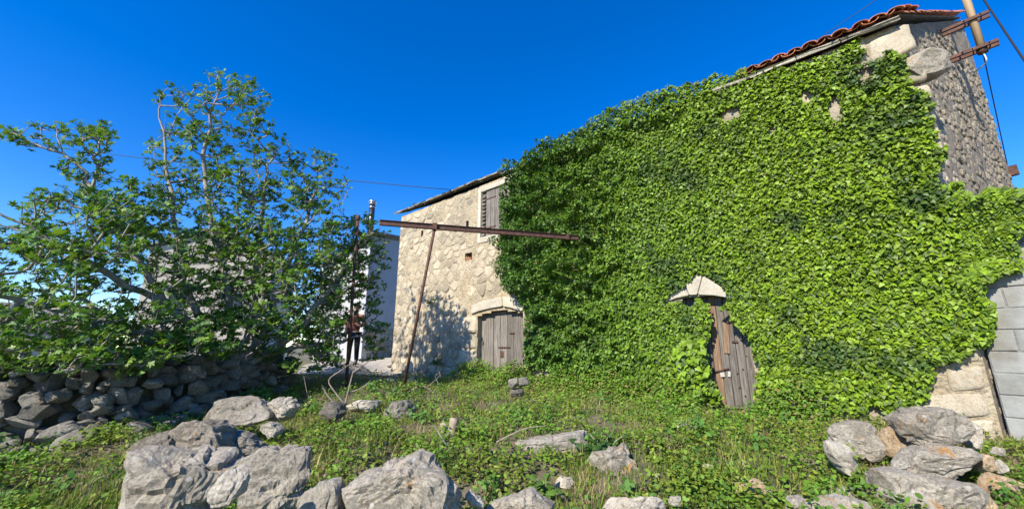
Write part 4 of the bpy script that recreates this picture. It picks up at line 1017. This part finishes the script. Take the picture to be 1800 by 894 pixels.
cr = tag(link('crown', mesh_np('crown', V-tb, F, np.repeat(LC[rest], len(FT), 0)), M['fig'], fig, tree_base), kind='stuff')
link('leaf_stalks', mesh_py('leaf_stalks', [v-tree_base for v in PV], PF), M['weed'], fig, tree_base)
set_tint(bpy.data.objects['leaf_stalks'].data, (.12, .16, .05))
LMF = []
for k in range(8):
    me = mesh_np('leaf', FT, FF, LC[pick[k*30]]); me.materials.append(M['fig']); LMF.append(me)
for i, k in enumerate(pick):
    o = link('leaf', LMF[i % 8], None, fig, LP[k]); o.scale = (LS[k],)*3; o.rotation_euler = Matrix((Vector(X[k]), Vector(Y[k]), Vector(Zn[k]))).transposed().to_euler()
print('fig leaves', len(LP), 'nodes', len(nodes))

# ------------------------------------------------------------------ bare twigs, stumps, dead branches
def twig(name, label, cat, paths, r0, mat, Y=None, group=None):
    base = on_ground(*paths[0][0]) if Y is None else at_y(*paths[0][0], Y); y0 = base.y; e = None; V = []; F = []
    for k, P in enumerate(paths):
        pts = spline([at_y(x, y, y0+.02*i*(-1)**k+.05*(k % 3-1)*(i > 0)) for i, (x, y) in enumerate(P)], 4); n_ = len(pts); r = r0*(1 if k == 0 else .65)
        if k == 0: pts[0] = pts[0]-Vector((0, 0, .06))
        t_, f_ = tube(pts, [r*(1-.75*i/n_) for i in range(n_)], 5, False); nb = len(V); V += t_; F += [tuple(q+nb for q in f) for f in f_]
    return tag(link(name, mesh_py(name, [v-base for v in V], F, True), M[mat], None, base), label, cat, group)
twig('bare_sapling', 'leafless dry sapling with forked twigs standing in the grass before the path', 'sapling', [[(602, 742), (606, 715), (614, 680), (624, 640)], [(608, 712), (590, 690), (578, 668), (600, 650), (626, 632)], [(612, 690), (635, 682), (652, 668)], [(606, 715), (585, 705), (566, 680)], [(620, 655), (640, 640), (655, 630)]], .022, 'dead')
twig('dry_stalk', 'dark dry stalk leaning in the grass by the long boulder', 'twig', [[(790, 790), (776, 768), (762, 745)], [(778, 770), (790, 760)]], .012, 'bark')
twig('dead_branch', 'dry forked branch lying at the foot of the ivy beside the half covered door', 'branch', [[(1120, 688), (1150, 690), (1180, 700), (1215, 735)], [(1150, 690), (1165, 680), (1185, 685)], [(1150, 690), (1140, 700), (1150, 712)], [(1170, 695), (1195, 690), (1220, 700)]], .018, 'dead')
twig('dead_branch', 'curved bare root over the broken rock outcrop', 'branch', [[(1085, 760), (1105, 766), (1125, 762), (1150, 750), (1160, 745)]], .018, 'dead')
twig('dead_branch', 'dry arched twigs by the pergola post foot', 'branch', [[(715, 690), (740, 678), (762, 690), (775, 715)], [(750, 680), (765, 668), (772, 660)], [(760, 690), (770, 676), (764, 660)]], .014, 'dead')
twig('dead_branch', 'dry twig lying over the flat rock slab', 'branch', [[(870, 778), (895, 765), (925, 752), (960, 748)]], .012, 'dead')
twig('dry_stalk', 'thin pair of pale stalks beside the bare sapling', 'twig', [[(548, 710), (540, 690), (534, 660)], [(560, 706), (572, 688), (565, 675)]], .010, 'dead')
for (x0, y0, x1, y1, r, lab) in ((783, 768, 779, 742, .045, 'shorter cut stump of a pair in the grass'), (792, 772, 798, 734, .055, 'taller cut stump of a pair in the grass')):
    b = on_ground(x0, y0); t_ = at_y(x1, y1, b.y); P = [b-Vector((0, 0, .08)), b.lerp(t_, .3), b.lerp(t_, .7)+Vector((.006, 0, 0)), t_]; st = tube_obj('tree_stump', P, [r*1.15, r, r*.95, r*.92], M['cut'], None, 10); tag(st, lab, 'stump')
# young fig shoot on the bare wall (a leafy weed growing from the masonry)
def weed_plant(px, py, n_, sz, label, off=.02, on_wall=True, spread=.25, col0=(.10, .19, .03)):
    if on_wall: s_, z_ = fac(px, py); b = fp(s_, z_, off)
    else: b = on_ground(px, py)
    e = empty('wall_plant' if on_wall else 'leafy_weed', b, label, 'plant'); VV = []; FF_ = []; P_ = []; N_ = []; T_ = []; S_ = []
    for q in range(n_):
        o_ = Vector((g.gauss(0, 1), g.gauss(0, 1), abs(g.gauss(.4, .8)))); o_ = o_+N*(.6 if on_wall else 0); o_ = o_.normalized()*spread*g.uniform(.3, 1)
        t_, f_ = tube([b-(N*.05 if on_wall else Vector((0, 0, .03))), b+o_*.6+Vector((0, 0, .02)), b+o_], .004, 3, False); nb = len(VV); VV += t_; FF_ += [tuple(i_+nb for i_ in f) for f in f_]
        for w in range(4): P_.append(b+o_*(1-.15*w)); N_.append(Vector((g.gauss(0, .5), g.gauss(0, .5), 1))+SUNV*.5); T_.append(Vector((g.gauss(0, 1), g.gauss(0, 1), -.2))); S_.append(sz*g.uniform(.6, 1.1))
    X_, Y_, Z_ = frames(np.array(N_), np.array(T_)); V_, F_ = scatter(IT, IF_, np.array(P_), X_, Y_, Z_, np.array(S_)); cc = np.array(col0)[None]*np.random.default_rng(n_).uniform(.6, 1.3, (len(P_), 1))
    link('leaves', mesh_np('leaves', V_-np.array(b), F_, np.repeat(cc, len(IT), 0)), M['weed'], e, b); link('stems', mesh_py('stems', [v-b for v in VV], FF_), M['dead'], e, b)
weed_plant(762, 532, 12, .09, 'small green plant rooted halfway up the bare stone wall', spread=.28)
weed_plant(772, 640, 16, .09, 'green weed growing at the foot of the bare stone wall', spread=.35)
weed_plant(836, 648, 10, .08, 'green weed beside the bare door jamb', spread=.28)
weed_plant(730, 352+8, 3, .05, 'tiny sprig growing near the slab roof corner', spread=.12)
weed_plant(1060, 800, 34, .08, 'dark green leafy weed growing from the broken rock outcrop', on_wall=False, spread=.32, col0=(.045, .11, .02))
weed_plant(960, 880, 26, .08, 'broad leaved weed at the edge of the boulders', on_wall=False, spread=.26, col0=(.09, .18, .025))

# ------------------------------------------------------------------ neighbouring houses
def prism_house(name, label, c, w, d, h, rise, rz, wallm, roofm, wins=True, ridge='y'):
    e = empty(name, c, label, 'house'); m = Matrix.Rotation(rz, 4, 'Z')
    V = [(-w/2, -d/2, 0), (w/2, -d/2, 0), (w/2, d/2, 0), (-w/2, d/2, 0), (-w/2, -d/2, h), (w/2, -d/2, h), (w/2, d/2, h), (-w/2, d/2, h), (0, -d/2, h+rise), (0, d/2, h+rise)]
    F = [(0, 1, 5, 8, 4), (1, 2, 6, 5), (2, 3, 7, 9, 6), (3, 0, 4, 7)]
    link('wall', mesh_py('wall', [m @ Vector(v) for v in V], F), M[wallm], e, c)
    o = .25; q = rise/(w/2); R_ = []
    for sg in (-1, 1):
        a = [(0, -d/2-o, h+rise+.02), (0, d/2+o, h+rise+.02), (sg*(w/2+o), d/2+o, h-q*o+.02), (sg*(w/2+o), -d/2-o, h-q*o+.02)]; R_.append(a)
    V = []; F = []
    for a in R_:
        nb = len(V); V += [m @ Vector(p) for p in a]+[m @ (Vector(p)+Vector((0, 0, .12))) for p in a]; F += [tuple(nb+i for i in f) for f in ((0, 1, 2, 3), (7, 6, 5, 4), (0, 4, 5, 1), (1, 5, 6, 2), (2, 6, 7, 3), (3, 7, 4, 0))]
    link('roof', mesh_py('roof', V, F), M[roofm], e, c)
    if wins:
        for x in (-w*.22, w*.22):
            me = box_mesh('window', (.8, .06, 1.1), .01); me.transform(m); wn_ = link('window', me, M['glass'], e, Vector(c)+m @ Vector((x, -d/2-.01, h*.55))); me = box_mesh('sill', (1.0, .16, .07), .01); me.transform(m); link('sill', me, M['white'], wn_, Vector(c)+m @ Vector((x, -d/2-.06, h*.55-.6)))
    return e, m
# neighbour beside the old house: lit white gable, shaded grey flank
nb_c = at_y(636, 610, 16.3); nl = at_y(500, 610, 16.3); gz_ = ground(nb_c.x, nb_c.y)-.2
nh = empty('rendered_house', (nb_c.x, nb_c.y, gz_), 'white and grey rendered house with a metal flue behind the fig tree', 'house')
P0 = Vector((nb_c.x, nb_c.y, gz_)); fl = Vector((-.93, .37, 0)).normalized(); bk = Vector((.22, 1, 0)).normalized()
ztr = at_y(640, 412, 16.3).z; ztr2 = ztr + .62
zl = at_y(500, 472, 17.5).z; Lf = 2.6
V = [P0, P0+fl*Lf, Vector((0, 0, 0)), Vector((0, 0, 0))]; V[2] = Vector((V[1].x, V[1].y, zl)); V[3] = Vector((P0.x, P0.y, ztr))
V2 = [P0, P0+bk*6, P0+bk*6, Vector((P0.x, P0.y, ztr))]; V2[2] = Vector((V2[1].x, V2[1].y, ztr2+.5))
def slab(name, V, th, mat, parent, zcap=None):
    n_ = (V[1]-V[0]).cross(V[2]-V[0]).normalized(); W = V+[v-n_*th for v in V]; k = len(V)
    F = [tuple(range(k)), tuple(range(2*k-1, k-1, -1))]+[(i, k+i, k+(i+1) % k, (i+1) % k) for i in range(k)]; o = V[0].copy()
    return link(name, mesh_py(name, [v-o for v in W], F), M[mat], parent, o)
slab('gable_wall', V, -.25, 'white', nh); flank = slab('flank_wall', V2, .25, 'grey', nh)
rv = [V[3]+Vector((0, 0, .03))-bk*.25+fl*-.25+Vector((0, 0, .06)), V[2]-bk*.25+Vector((0, 0, .03)), V[2]+bk*6.4+Vector((0, 0, .9)), V2[2]+Vector((0, 0, .03))-fl*.25+bk*.3+Vector((0, 0, .06))]
slab('roof', rv, -.08, 'slab', nh)
for k, zz in enumerate((.0, .26, .52, .78, 1.04, 1.30)):
    for q in range(7):
        a = .1+q*.62+(k % 2)*.3; p = P0+bk*(a+.3)+Vector((0, 0, gz_*0+.15+zz)); me = box_mesh('base_stone', (.60, .06, .245), .012, .008, q+k*9); me.transform(Matrix.Rotation(math.atan2(bk.y, bk.x), 4, 'Z')); link('base_stone', me, M['orangestone' if (q+k) % 4 == 0 else 'palestone'], flank, p+Vector((bk.y, -bk.x, 0))*.03)
for (x, y) in ((588, 520),):
    p = on_plane(x, y, P0, Vector((fl.y, -fl.x, 0))); me = box_mesh('window', (.8, .06, 1.1), .01); rotz(me, math.atan2(fl.y, fl.x)); link('window', me, M['glass'], nh, p)
fb = at_y(651, 402, 16.9); ft = at_y(654, 354, 16.9); ft = Vector((fb.x, fb.y, ft.z)); fu = tube_obj('flue', [fb-up*.5, ft-up*.12], .125, M['flue'], nh, 14)
tube_obj('flue_collar', [ft-up*.32, ft-up*.26], .15, M['steel'], fu, 14); tube_obj('flue_cap', [ft-up*.10, ft-up*.02, ft+up*.03, ft+up*.06], [.16, .18, .16, .05], M['steel'], fu, 14); tube_obj('flue_collar', [ft-up*.15, ft-up*.10], .145, M['steel'], fu, 14)
p = at_y(390, 610, 26); prism_house('stone_house', 'greyish house behind the crown of the fig tree', (p.x, p.y, .6), 6.0, 8, at_y(400, 440, 22).z-.6, 1.4, R(20), 'beige', 'slab')
p = at_y(-20, 610, 20); prism_house('distant_house', 'pale house with a low brownish roof beyond the left end of the stone wall', (p.x, p.y, -.6), 6.5, 7, at_y(0, 572, 17).z+.6, 1.2, R(-35), 'beige', 'slab')
p = at_y(70, 610, 34); prism_house('distant_house', 'far house with a terracotta roof seen under the fig leaves', (p.x, p.y, -1.5), 7, 8, at_y(70, 582, 34).z+1.5, 1.1, R(60), 'beige', 'tile')
# path behind the wall
pp = [(-3.2, 10.6), (-4.0, 9.9), (-5.6, 10.6), (-6.4, 12.5), (-7, 17), (-3.2, 17.5), (-3.7, 13.9)]
gxx = np.arange(-7.5, -2.8, .2); gyy = np.arange(9.6, 17.6, .2); PX, PY = np.meshgrid(gxx, gyy); PZ = ground_np(PX, PY)+.012; ii = np.arange(PX.size).reshape(PX.shape)
kq = inside(pp, PX[:-1, :-1]+.1, PY[:-1, :-1]+.1); Q = np.stack([ii[:-1, :-1], ii[:-1, 1:], ii[1:, 1:], ii[1:, :-1]], -1)[kq]
tag(link('path', mesh_np('path', np.stack([PX, PY, PZ], -1).reshape(-1, 3), Q, smooth=True), M['path']), kind='structure')

# ------------------------------------------------------------------ the person on the path
def skin(name, nd, ed, mat, parent, loc, sub=2):
    me = bpy.data.meshes.new(name); me.from_pydata([n_[0] for n_ in nd], ed, []); o = bpy.data.objects.new(name, me); C.objects.link(o)
    md = o.modifiers.new('skin', 'SKIN'); md.use_smooth_shade = True; md.branch_smoothing = .6
    for v, n_ in zip(me.skin_vertices[0].data, nd): r_ = n_[1]; v.radius = r_ if hasattr(r_, '__len__') else (r_, r_); v.use_root = False
    me.skin_vertices[0].data[0].use_root = True
    s2 = o.modifiers.new('sub', 'SUBSURF'); s2.levels = sub; s2.render_levels = sub
    bpy.context.view_layer.update(); dg = bpy.context.evaluated_depsgraph_get(); me2 = bpy.data.meshes.new_from_object(o.evaluated_get(dg)); bpy.data.objects.remove(o)
    me2.materials.clear(); return link(name, me2, mat, parent, loc)
for nm, cl_ in (('skin', (.42, .25, .17)), ('black_cloth', (.012, .012, .015)), ('rust_cloth', (.24, .075, .045)), ('hair', (.03, .02, .014)), ('stripe_cloth', (.42, .20, .13)), ('shoe', (.03, .03, .035)), ('eye', (.7, .7, .68))):
    t = NT(nm, .75); t.color(t.mix(t.ramp(t.noise(30, 4, .6), [(.3, .4), (.7, 0)]), cl_, tuple(x*.55 for x in cl_))); M[nm] = t.m
fpos = at_y(619, 636, 11.6); fpos.z = ground(fpos.x, fpos.y)+.015
person = empty('person', fpos, 'person in rust coloured top and black trousers standing behind the fig branches', 'person')
# facing the viewer (-y); one forearm raised to the chest
nd = [((0, 0, .93), (.15, .105)), ((0, 0, 1.10), (.125, .09)), ((0, 0, 1.28), (.155, .10)), ((0, .01, 1.42), (.10, .075)), ((0, 0, 1.50), (.052, .054)), ((0, -.01, 1.57), (.066, .078)), ((0, -.015, 1.645), (.074, .094)), ((0, -.005, 1.71), (.058, .07)),
      ((.17, .01, 1.40), .058), ((.25, .03, 1.13), .043), ((.15, -.16, 1.10), .034), ((.06, -.24, 1.16), .026),
      ((-.17, .01, 1.40), .058), ((-.24, .03, 1.13), .043), ((-.20, -.10, .92), .034), ((-.18, -.16, .80), .026),
      ((.09, 0, .86), .088), ((.105, -.02, .48), .058), ((.11, .01, .10), .042), ((.115, -.06, .045), .042), ((.12, -.17, .03), .034),
      ((-.09, 0, .86), .088), ((-.11, -.02, .48), .058), ((-.12, .02, .10), .042), ((-.13, -.05, .045), .042), ((-.15, -.16, .03), .034)]
ed = [(0, 1), (1, 2), (2, 3), (3, 4), (4, 5), (5, 6), (6, 7), (3, 8), (8, 9), (9, 10), (10, 11), (3, 12), (12, 13), (13, 14), (14, 15), (0, 16), (16, 17), (17, 18), (18, 19), (19, 20), (0, 21), (21, 22), (22, 23), (23, 24), (24, 25)]
def hand(base, d, side_):                                    # palm, four fingers and a thumb grown from the wrist
    d = Vector(d).normalized(); w = d.cross(Vector((0, 0, 1)) if abs(d.z) < .8 else Vector((0, 1, 0))).normalized()*side_; nrm = d.cross(w); b = len(nd); pal = Vector(base)+d*.06
    nd.append((tuple(pal), (.030, .020))); ed.append((side_ == 1 and 11 or 15, b))
    for q, L in enumerate((.066, .075, .07, .055)):
        o_ = pal+w*(-.027+.018*q)+d*.025; i = len(nd); nd.append((tuple(o_), .0095)); nd.append((tuple(o_+d*L*.55-nrm*.006), .0085)); nd.append((tuple(o_+d*L*.9-nrm*.028), .007)); ed.extend([(b, i), (i, i+1), (i+1, i+2)])
    i = len(nd); nd.append((tuple(pal-d*.02-w*.038), .011)); nd.append((tuple(pal+d*.02-w*.056), .009)); ed.extend([(b, i), (i, i+1)])
hand(nd[11][0], (-.5, -.6, .35), 1); hand(nd[15][0], (.1, -.3, -1), -1)
skin('body', nd, ed, M['skin'], person, fpos)
def grow(idx, add, name, mat, edges):
    mp2 = {k: i for i, k in enumerate(idx)}; nn = []
    for k in idx:
        r_ = nd[k][1]; r_ = r_ if hasattr(r_, '__len__') else (r_, r_); nn.append((nd[k][0], (r_[0]+add, r_[1]+add)))
    return skin(name, nn, [(mp2[a], mp2[b]) for a, b in edges], mat, person, fpos)
grow([0, 1, 2, 3, 8, 9, 10, 12, 13, 14], .016, 'jacket', M['rust_cloth'], [(0, 1), (1, 2), (2, 3), (3, 8), (8, 9), (9, 10), (3, 12), (12, 13), (13, 14)])
grow([0, 16, 17, 18, 21, 22, 23], .017, 'trousers', M['black_cloth'], [(0, 16), (16, 17), (17, 18), (0, 21), (21, 22), (22, 23)])
for a, b, c_ in ((18, 19, 20), (23, 24, 25)): grow([b, c_], .012, 'shoe', M['shoe'], [(b, c_)])
sc_ = skin('scarf', [((-.06, -.05, 1.47), .045), ((0, -.085, 1.45), .05), ((.06, -.05, 1.47), .045)], [(0, 1), (1, 2)], M['stripe_cloth'], person, fpos)
V, F = ico(3); V = V.copy(); hv = [(x*.083, y*.100+.012, z*.10) for x, y, z in V]; hv = [(x, (y if y > -.02 or z > .035 else -.02-(abs(y)-.02)*.1), z if z > -.06 else -.06) for x, y, z in hv]
link('hair', mesh_py('hair', hv, F, True), M['hair'], person, fpos+Vector((0, .01, 1.68)))
V, F = ico(2)
for sx in (-1, 1):
    link('eye', mesh_py('eye', V*.012, F, True), M['eye'], person, fpos+Vector((sx*.031, -.100, 1.65))); link('ear', mesh_py('ear', V*np.array((.010, .018, .03)), F, True), M['skin'], person, fpos+Vector((sx*.078, -.005, 1.63)))
link('nose', mesh_py('nose', V*np.array((.014, .022, .024)), F, True), M['skin'], person, fpos+Vector((0, -.112, 1.62))); link('mouth', mesh_py('mouth', V*np.array((.024, .008, .007)), F, True), M['stripe_cloth'], person, fpos+Vector((0, -.098, 1.575)))

# ------------------------------------------------------------------ grass, weeds and straw
def green_points(n_, seed, x0=-7.5, x1=7.2, y0=2.0, y1=12.5, near=1.0):
    g_ = np.random.default_rng(seed); u = g_.uniform(-1.32, 1.32, n_); y = y0*(y1/y0)**g_.uniform(0, 1, n_)**near; x = u*y
    pf = (x-CORNER.x)*N.x+(y-CORNER.y)*N.y; d, tt, tot = wall_side(x, y)
    m = (x > x0) & (x < x1) & (pf > .02) & ~((d > -.15) & (tt < tot-.3) & (d < .5))
    db = (x-B0.x)*bn.x+(y-B0.y)*bn.y; m &= db > .03
    m &= ~inside(pp, x, y); return x[m], y[m], d[m]
def blades(x, y, h, w, seed, bend=.5):
    g_ = np.random.default_rng(seed); n_ = len(x); z = ground_np(x, y)-.01; th = g_.uniform(0, 6.283, n_); dx, dy = np.cos(th), np.sin(th); le = g_.uniform(.1, bend, n_)*h; fx, fy = -dy, dx
    B_ = np.stack([x, y, z], 1); S_ = np.stack([dx, dy, dx*0], 1)*(w/2)[:, None]; Ln = np.stack([fx*le, fy*le, 0*le], 1); U = np.stack([0*h, 0*h, h], 1)
    V_ = np.stack([B_-S_, B_+S_, B_+U*.55+Ln*.35-S_*.8, B_+U*.55+Ln*.35+S_*.8, B_+U*.97+Ln], 1).reshape(-1, 3)
    T = np.array([(0, 1, 3), (0, 3, 2), (2, 3, 4)]); return V_, (T[None]+(np.arange(n_)*5)[:, None, None]).reshape(-1, 3)
x, y, d = green_points(230000, 21); lush = sin_noise(x, y, 1.7, 51)+.4*sin_noise(x, y, 5, 52); keep = rng.uniform(size=len(x)) < np.clip(.5+.6*lush, .05, 1); x, y, lush = x[keep], y[keep], lush[keep]
hh = rng.uniform(.025, .10, len(x))*(1+.6*np.clip(lush, -1, 1.2))*np.where(rng.uniform(size=len(x)) < .03, 2.0, 1); ww = rng.uniform(.005, .011, len(x)); V, F = blades(x, y, hh, ww, 5, .9)
cg = np.array((.115, .215, .020))[None]*rng.uniform(.6, 1.5, (len(x), 1)); pv = np.clip(sin_noise(x, y, 1.4, 55)*.5+.35, 0, 1)[:, None]; cg = cg*(1-pv)+np.array((.13, .165, .022))[None]*1.5*pv*rng.uniform(.6, 1.3, (len(x), 1)); yl = rng.uniform(size=len(x)) < .30; cg[yl] = np.array((.30, .29, .06))*rng.uniform(.7, 1.2, (yl.sum(), 1))
tag(link('grass', mesh_np('grass', V, F, np.repeat(cg, 5, 0)), M['grass']), 'green spring grass covering the yard before the house', 'grass', kind='stuff')
x, y, d = green_points(190000, 22); lush = sin_noise(x, y, 2.2, 61)+.5*sin_noise(x, y, 6, 62); keep = rng.uniform(size=len(x)) < np.clip(.45+.75*lush, .04, 1); x, y, lush = x[keep], y[keep], lush[keep]; n_ = len(x)
hz_ = rng.uniform(.02, .13, n_)*(1+.5*np.clip(lush, -.8, 1.3)); P = np.stack([x, y, ground_np(x, y)+hz_], 1); Nw = np.stack([rng.normal(0, .5, n_), rng.normal(0, .5, n_)-.15, np.ones(n_)], 1); Tw = rng.normal(0, 1, (n_, 3)); Tw[:, 2] *= .3
X, Y, Zn = frames(Nw, Tw); WT = [(0, 0, 0), (.28, .25, -.03), (.30, .62, -.06), (0, 1, -.14), (-.30, .62, -.06), (-.28, .25, -.03)]; WF = [(0, 1, 2), (0, 2, 3), (0, 3, 4), (0, 4, 5)]
V, F = scatter(WT, WF, P, X, Y, Zn, rng.uniform(.016, .058, n_)); cw = np.array((.120, .245, .022))[None]*rng.uniform(.55, 1.5, (n_, 1)); pv = np.clip(sin_noise(x, y, 1.4, 55)*.5+.3, 0, 1)[:, None]; cw = cw*(1-pv)+np.array((.19, .25, .03))[None]*pv*rng.uniform(.6, 1.3, (n_, 1)); yl = rng.uniform(size=n_) < .20; cw[yl] = np.array((.26, .31, .04))*rng.uniform(.7, 1.1, (yl.sum(), 1))
tag(link('weeds', mesh_np('weeds', V, F, np.repeat(cw, 6, 0)), M['weed']), 'low leafy weeds and clover growing through the grass', 'weeds', kind='stuff')
x, y, d = green_points(120000, 23); dry = sin_noise(x, y, 2.4, 71); pf = (x-CORNER.x)*N.x+(y-CORNER.y)*N.y
keep = rng.uniform(size=len(x)) < np.clip(.10+.5*dry+.45*np.clip(1-np.abs(pf-.9)/.9, 0, 1), .03, .85); x, y = x[keep], y[keep]; n_ = len(x)
V, F = blades(x, y, rng.uniform(.04, .20, n_), rng.uniform(.003, .008, n_), 8, 2.6); cs_ = np.array((.42, .33, .17))[None]*rng.uniform(.5, 1.2, (n_, 1))
tag(link('dry_grass', mesh_np('dry_grass', V, F, np.repeat(cs_, 5, 0)), M['straw']), 'dry straw coloured stalks scattered through the green grass', 'grass', kind='stuff')

# rank growth along the foot of the ivy: taller weeds mixed with straw
g_ = np.random.default_rng(31); n_ = 40000; sf = g_.uniform(.2, 9.6, n_); of = np.abs(g_.normal(0, .55, n_)); lim = .62*np.exp(-(of/.75)**2)*(.55+.6*np.clip(sin_noise(sf, of, 3.0, 81)*.5+.5, 0, 1.2))
x = CORNER.x+D.x*sf+N.x*of; y = CORNER.y+D.y*sf+N.y*of; k_ = ~((sf > min(s2l, s2r)-.05) & (sf < max(s2l, s2r)-.60) & (of < .9)); k_ &= (sf > 1.6)
x, y, lim, sf, of = x[k_], y[k_], lim[k_], sf[k_], of[k_]; n_ = len(x); hz_ = lim*g_.uniform(.05, 1, n_); P = np.stack([x, y, ground_np(x, y)+hz_], 1)
Nw = np.stack([g_.normal(0, .6, n_)+N.x*.6, g_.normal(0, .6, n_)+N.y*.6, np.ones(n_)], 1); Tw = g_.normal(0, 1, (n_, 3)); Tw[:, 2] = Tw[:, 2]*.4-.2; X, Y, Zn = frames(Nw, Tw)
V, F = scatter(WT, WF, P, X, Y, Zn, g_.uniform(.02, .065, n_)); cw = np.array((.135, .245, .022))[None]*g_.uniform(.5, 1.4, (n_, 1)); yl = g_.uniform(size=n_) < .18; cw[yl] = np.array((.26, .22, .07))*g_.uniform(.7, 1.1, (yl.sum(), 1))
tag(link('tall_weeds', mesh_np('tall_weeds', V, F, np.repeat(cw, 6, 0)), M['weed']), 'rank yellow green weeds along the foot of the ivy', 'weeds', kind='stuff')

# clumps of taller weeds scattered over the yard, at the wall foot and round the boulders
g_ = np.random.default_rng(41); x, y, d = green_points(1500, 42, y0=2.6, y1=11.5); pick_ = (sin_noise(x, y, 1.3, 91)+g_.normal(0, .5, len(x))) > .25; cx_, cy_ = x[pick_], y[pick_]; wf_ = [wpt(g_.uniform(2.4, 9.2), -g_.uniform(.18, .75), 0)[0] for _ in range(80)]; cx_ = np.append(cx_, [p.x for p in wf_]); cy_ = np.append(cy_, [p.y for p in wf_]); nC = len(cx_)
hC = g_.uniform(.08, .30, nC)*np.where(g_.uniform(size=nC) < .25, 1.5, 1); rC = g_.uniform(.05, .16, nC); kC = g_.integers(0, 4, nC); per = 52
I = np.repeat(np.arange(nC), per); n_ = len(I); th = g_.uniform(0, 6.283, n_); rr2 = np.sqrt(g_.uniform(0, 1, n_))*rC[I]; hz_ = hC[I]*g_.uniform(.08, 1, n_)*(1-.5*(rr2/rC[I])**2)
x = cx_[I]+np.cos(th)*rr2; y = cy_[I]+np.sin(th)*rr2; P = np.stack([x, y, ground_np(x, y)+hz_], 1); Nw = np.stack([np.cos(th)*.6+g_.normal(0, .35, n_), np.sin(th)*.6+g_.normal(0, .35, n_)-.2, np.ones(n_)], 1)
Tw = np.stack([np.cos(th), np.sin(th), g_.normal(0, .5, n_)], 1)+g_.normal(0, .4, (n_, 3)); X, Y, Zn = frames(Nw, Tw); V, F = scatter(WT, WF, P, X, Y, Zn, g_.uniform(.022, .06, n_)*np.array((.8, 1.0, 1.3, 1.0))[kC[I]])
pal = np.array([(.075, .170, .024), (.120, .245, .024), (.095, .205, .034), (.20, .28, .035)]); cw = pal[kC[I]]*g_.uniform(.6, 1.35, (n_, 1))
tag(link('weed_clumps', mesh_np('weed_clumps', V, F, np.repeat(cw, 6, 0)), M['weed']), 'bushy clumps of mixed green weeds scattered through the yard', 'weeds', kind='stuff')

# dead straw matted below the thick ivy
g_ = np.random.default_rng(51); n_ = 9000; sf = g_.uniform(4.6, 9.4, n_); of = np.abs(g_.normal(.55, .45, n_))+.05; k_ = sin_noise(sf, of, 2.6, 95)+g_.normal(0, .3, n_) > -.1; sf, of = sf[k_], of[k_]; n_ = len(sf)
x = CORNER.x+D.x*sf+N.x*of; y = CORNER.y+D.y*sf+N.y*of; V, F = blades(x, y, g_.uniform(.08, .38, n_)*np.exp(-(of/1.2)**2), g_.uniform(.004, .010, n_), 18, 2.0); cs_ = np.array((.45, .34, .16))[None]*g_.uniform(.5, 1.2, (n_, 1))
tag(link('dead_straw', mesh_np('dead_straw', V, F, np.repeat(cs_, 5, 0)), M['straw']), 'matted dead straw below the thick ivy between the two doors', 'straw', kind='stuff')
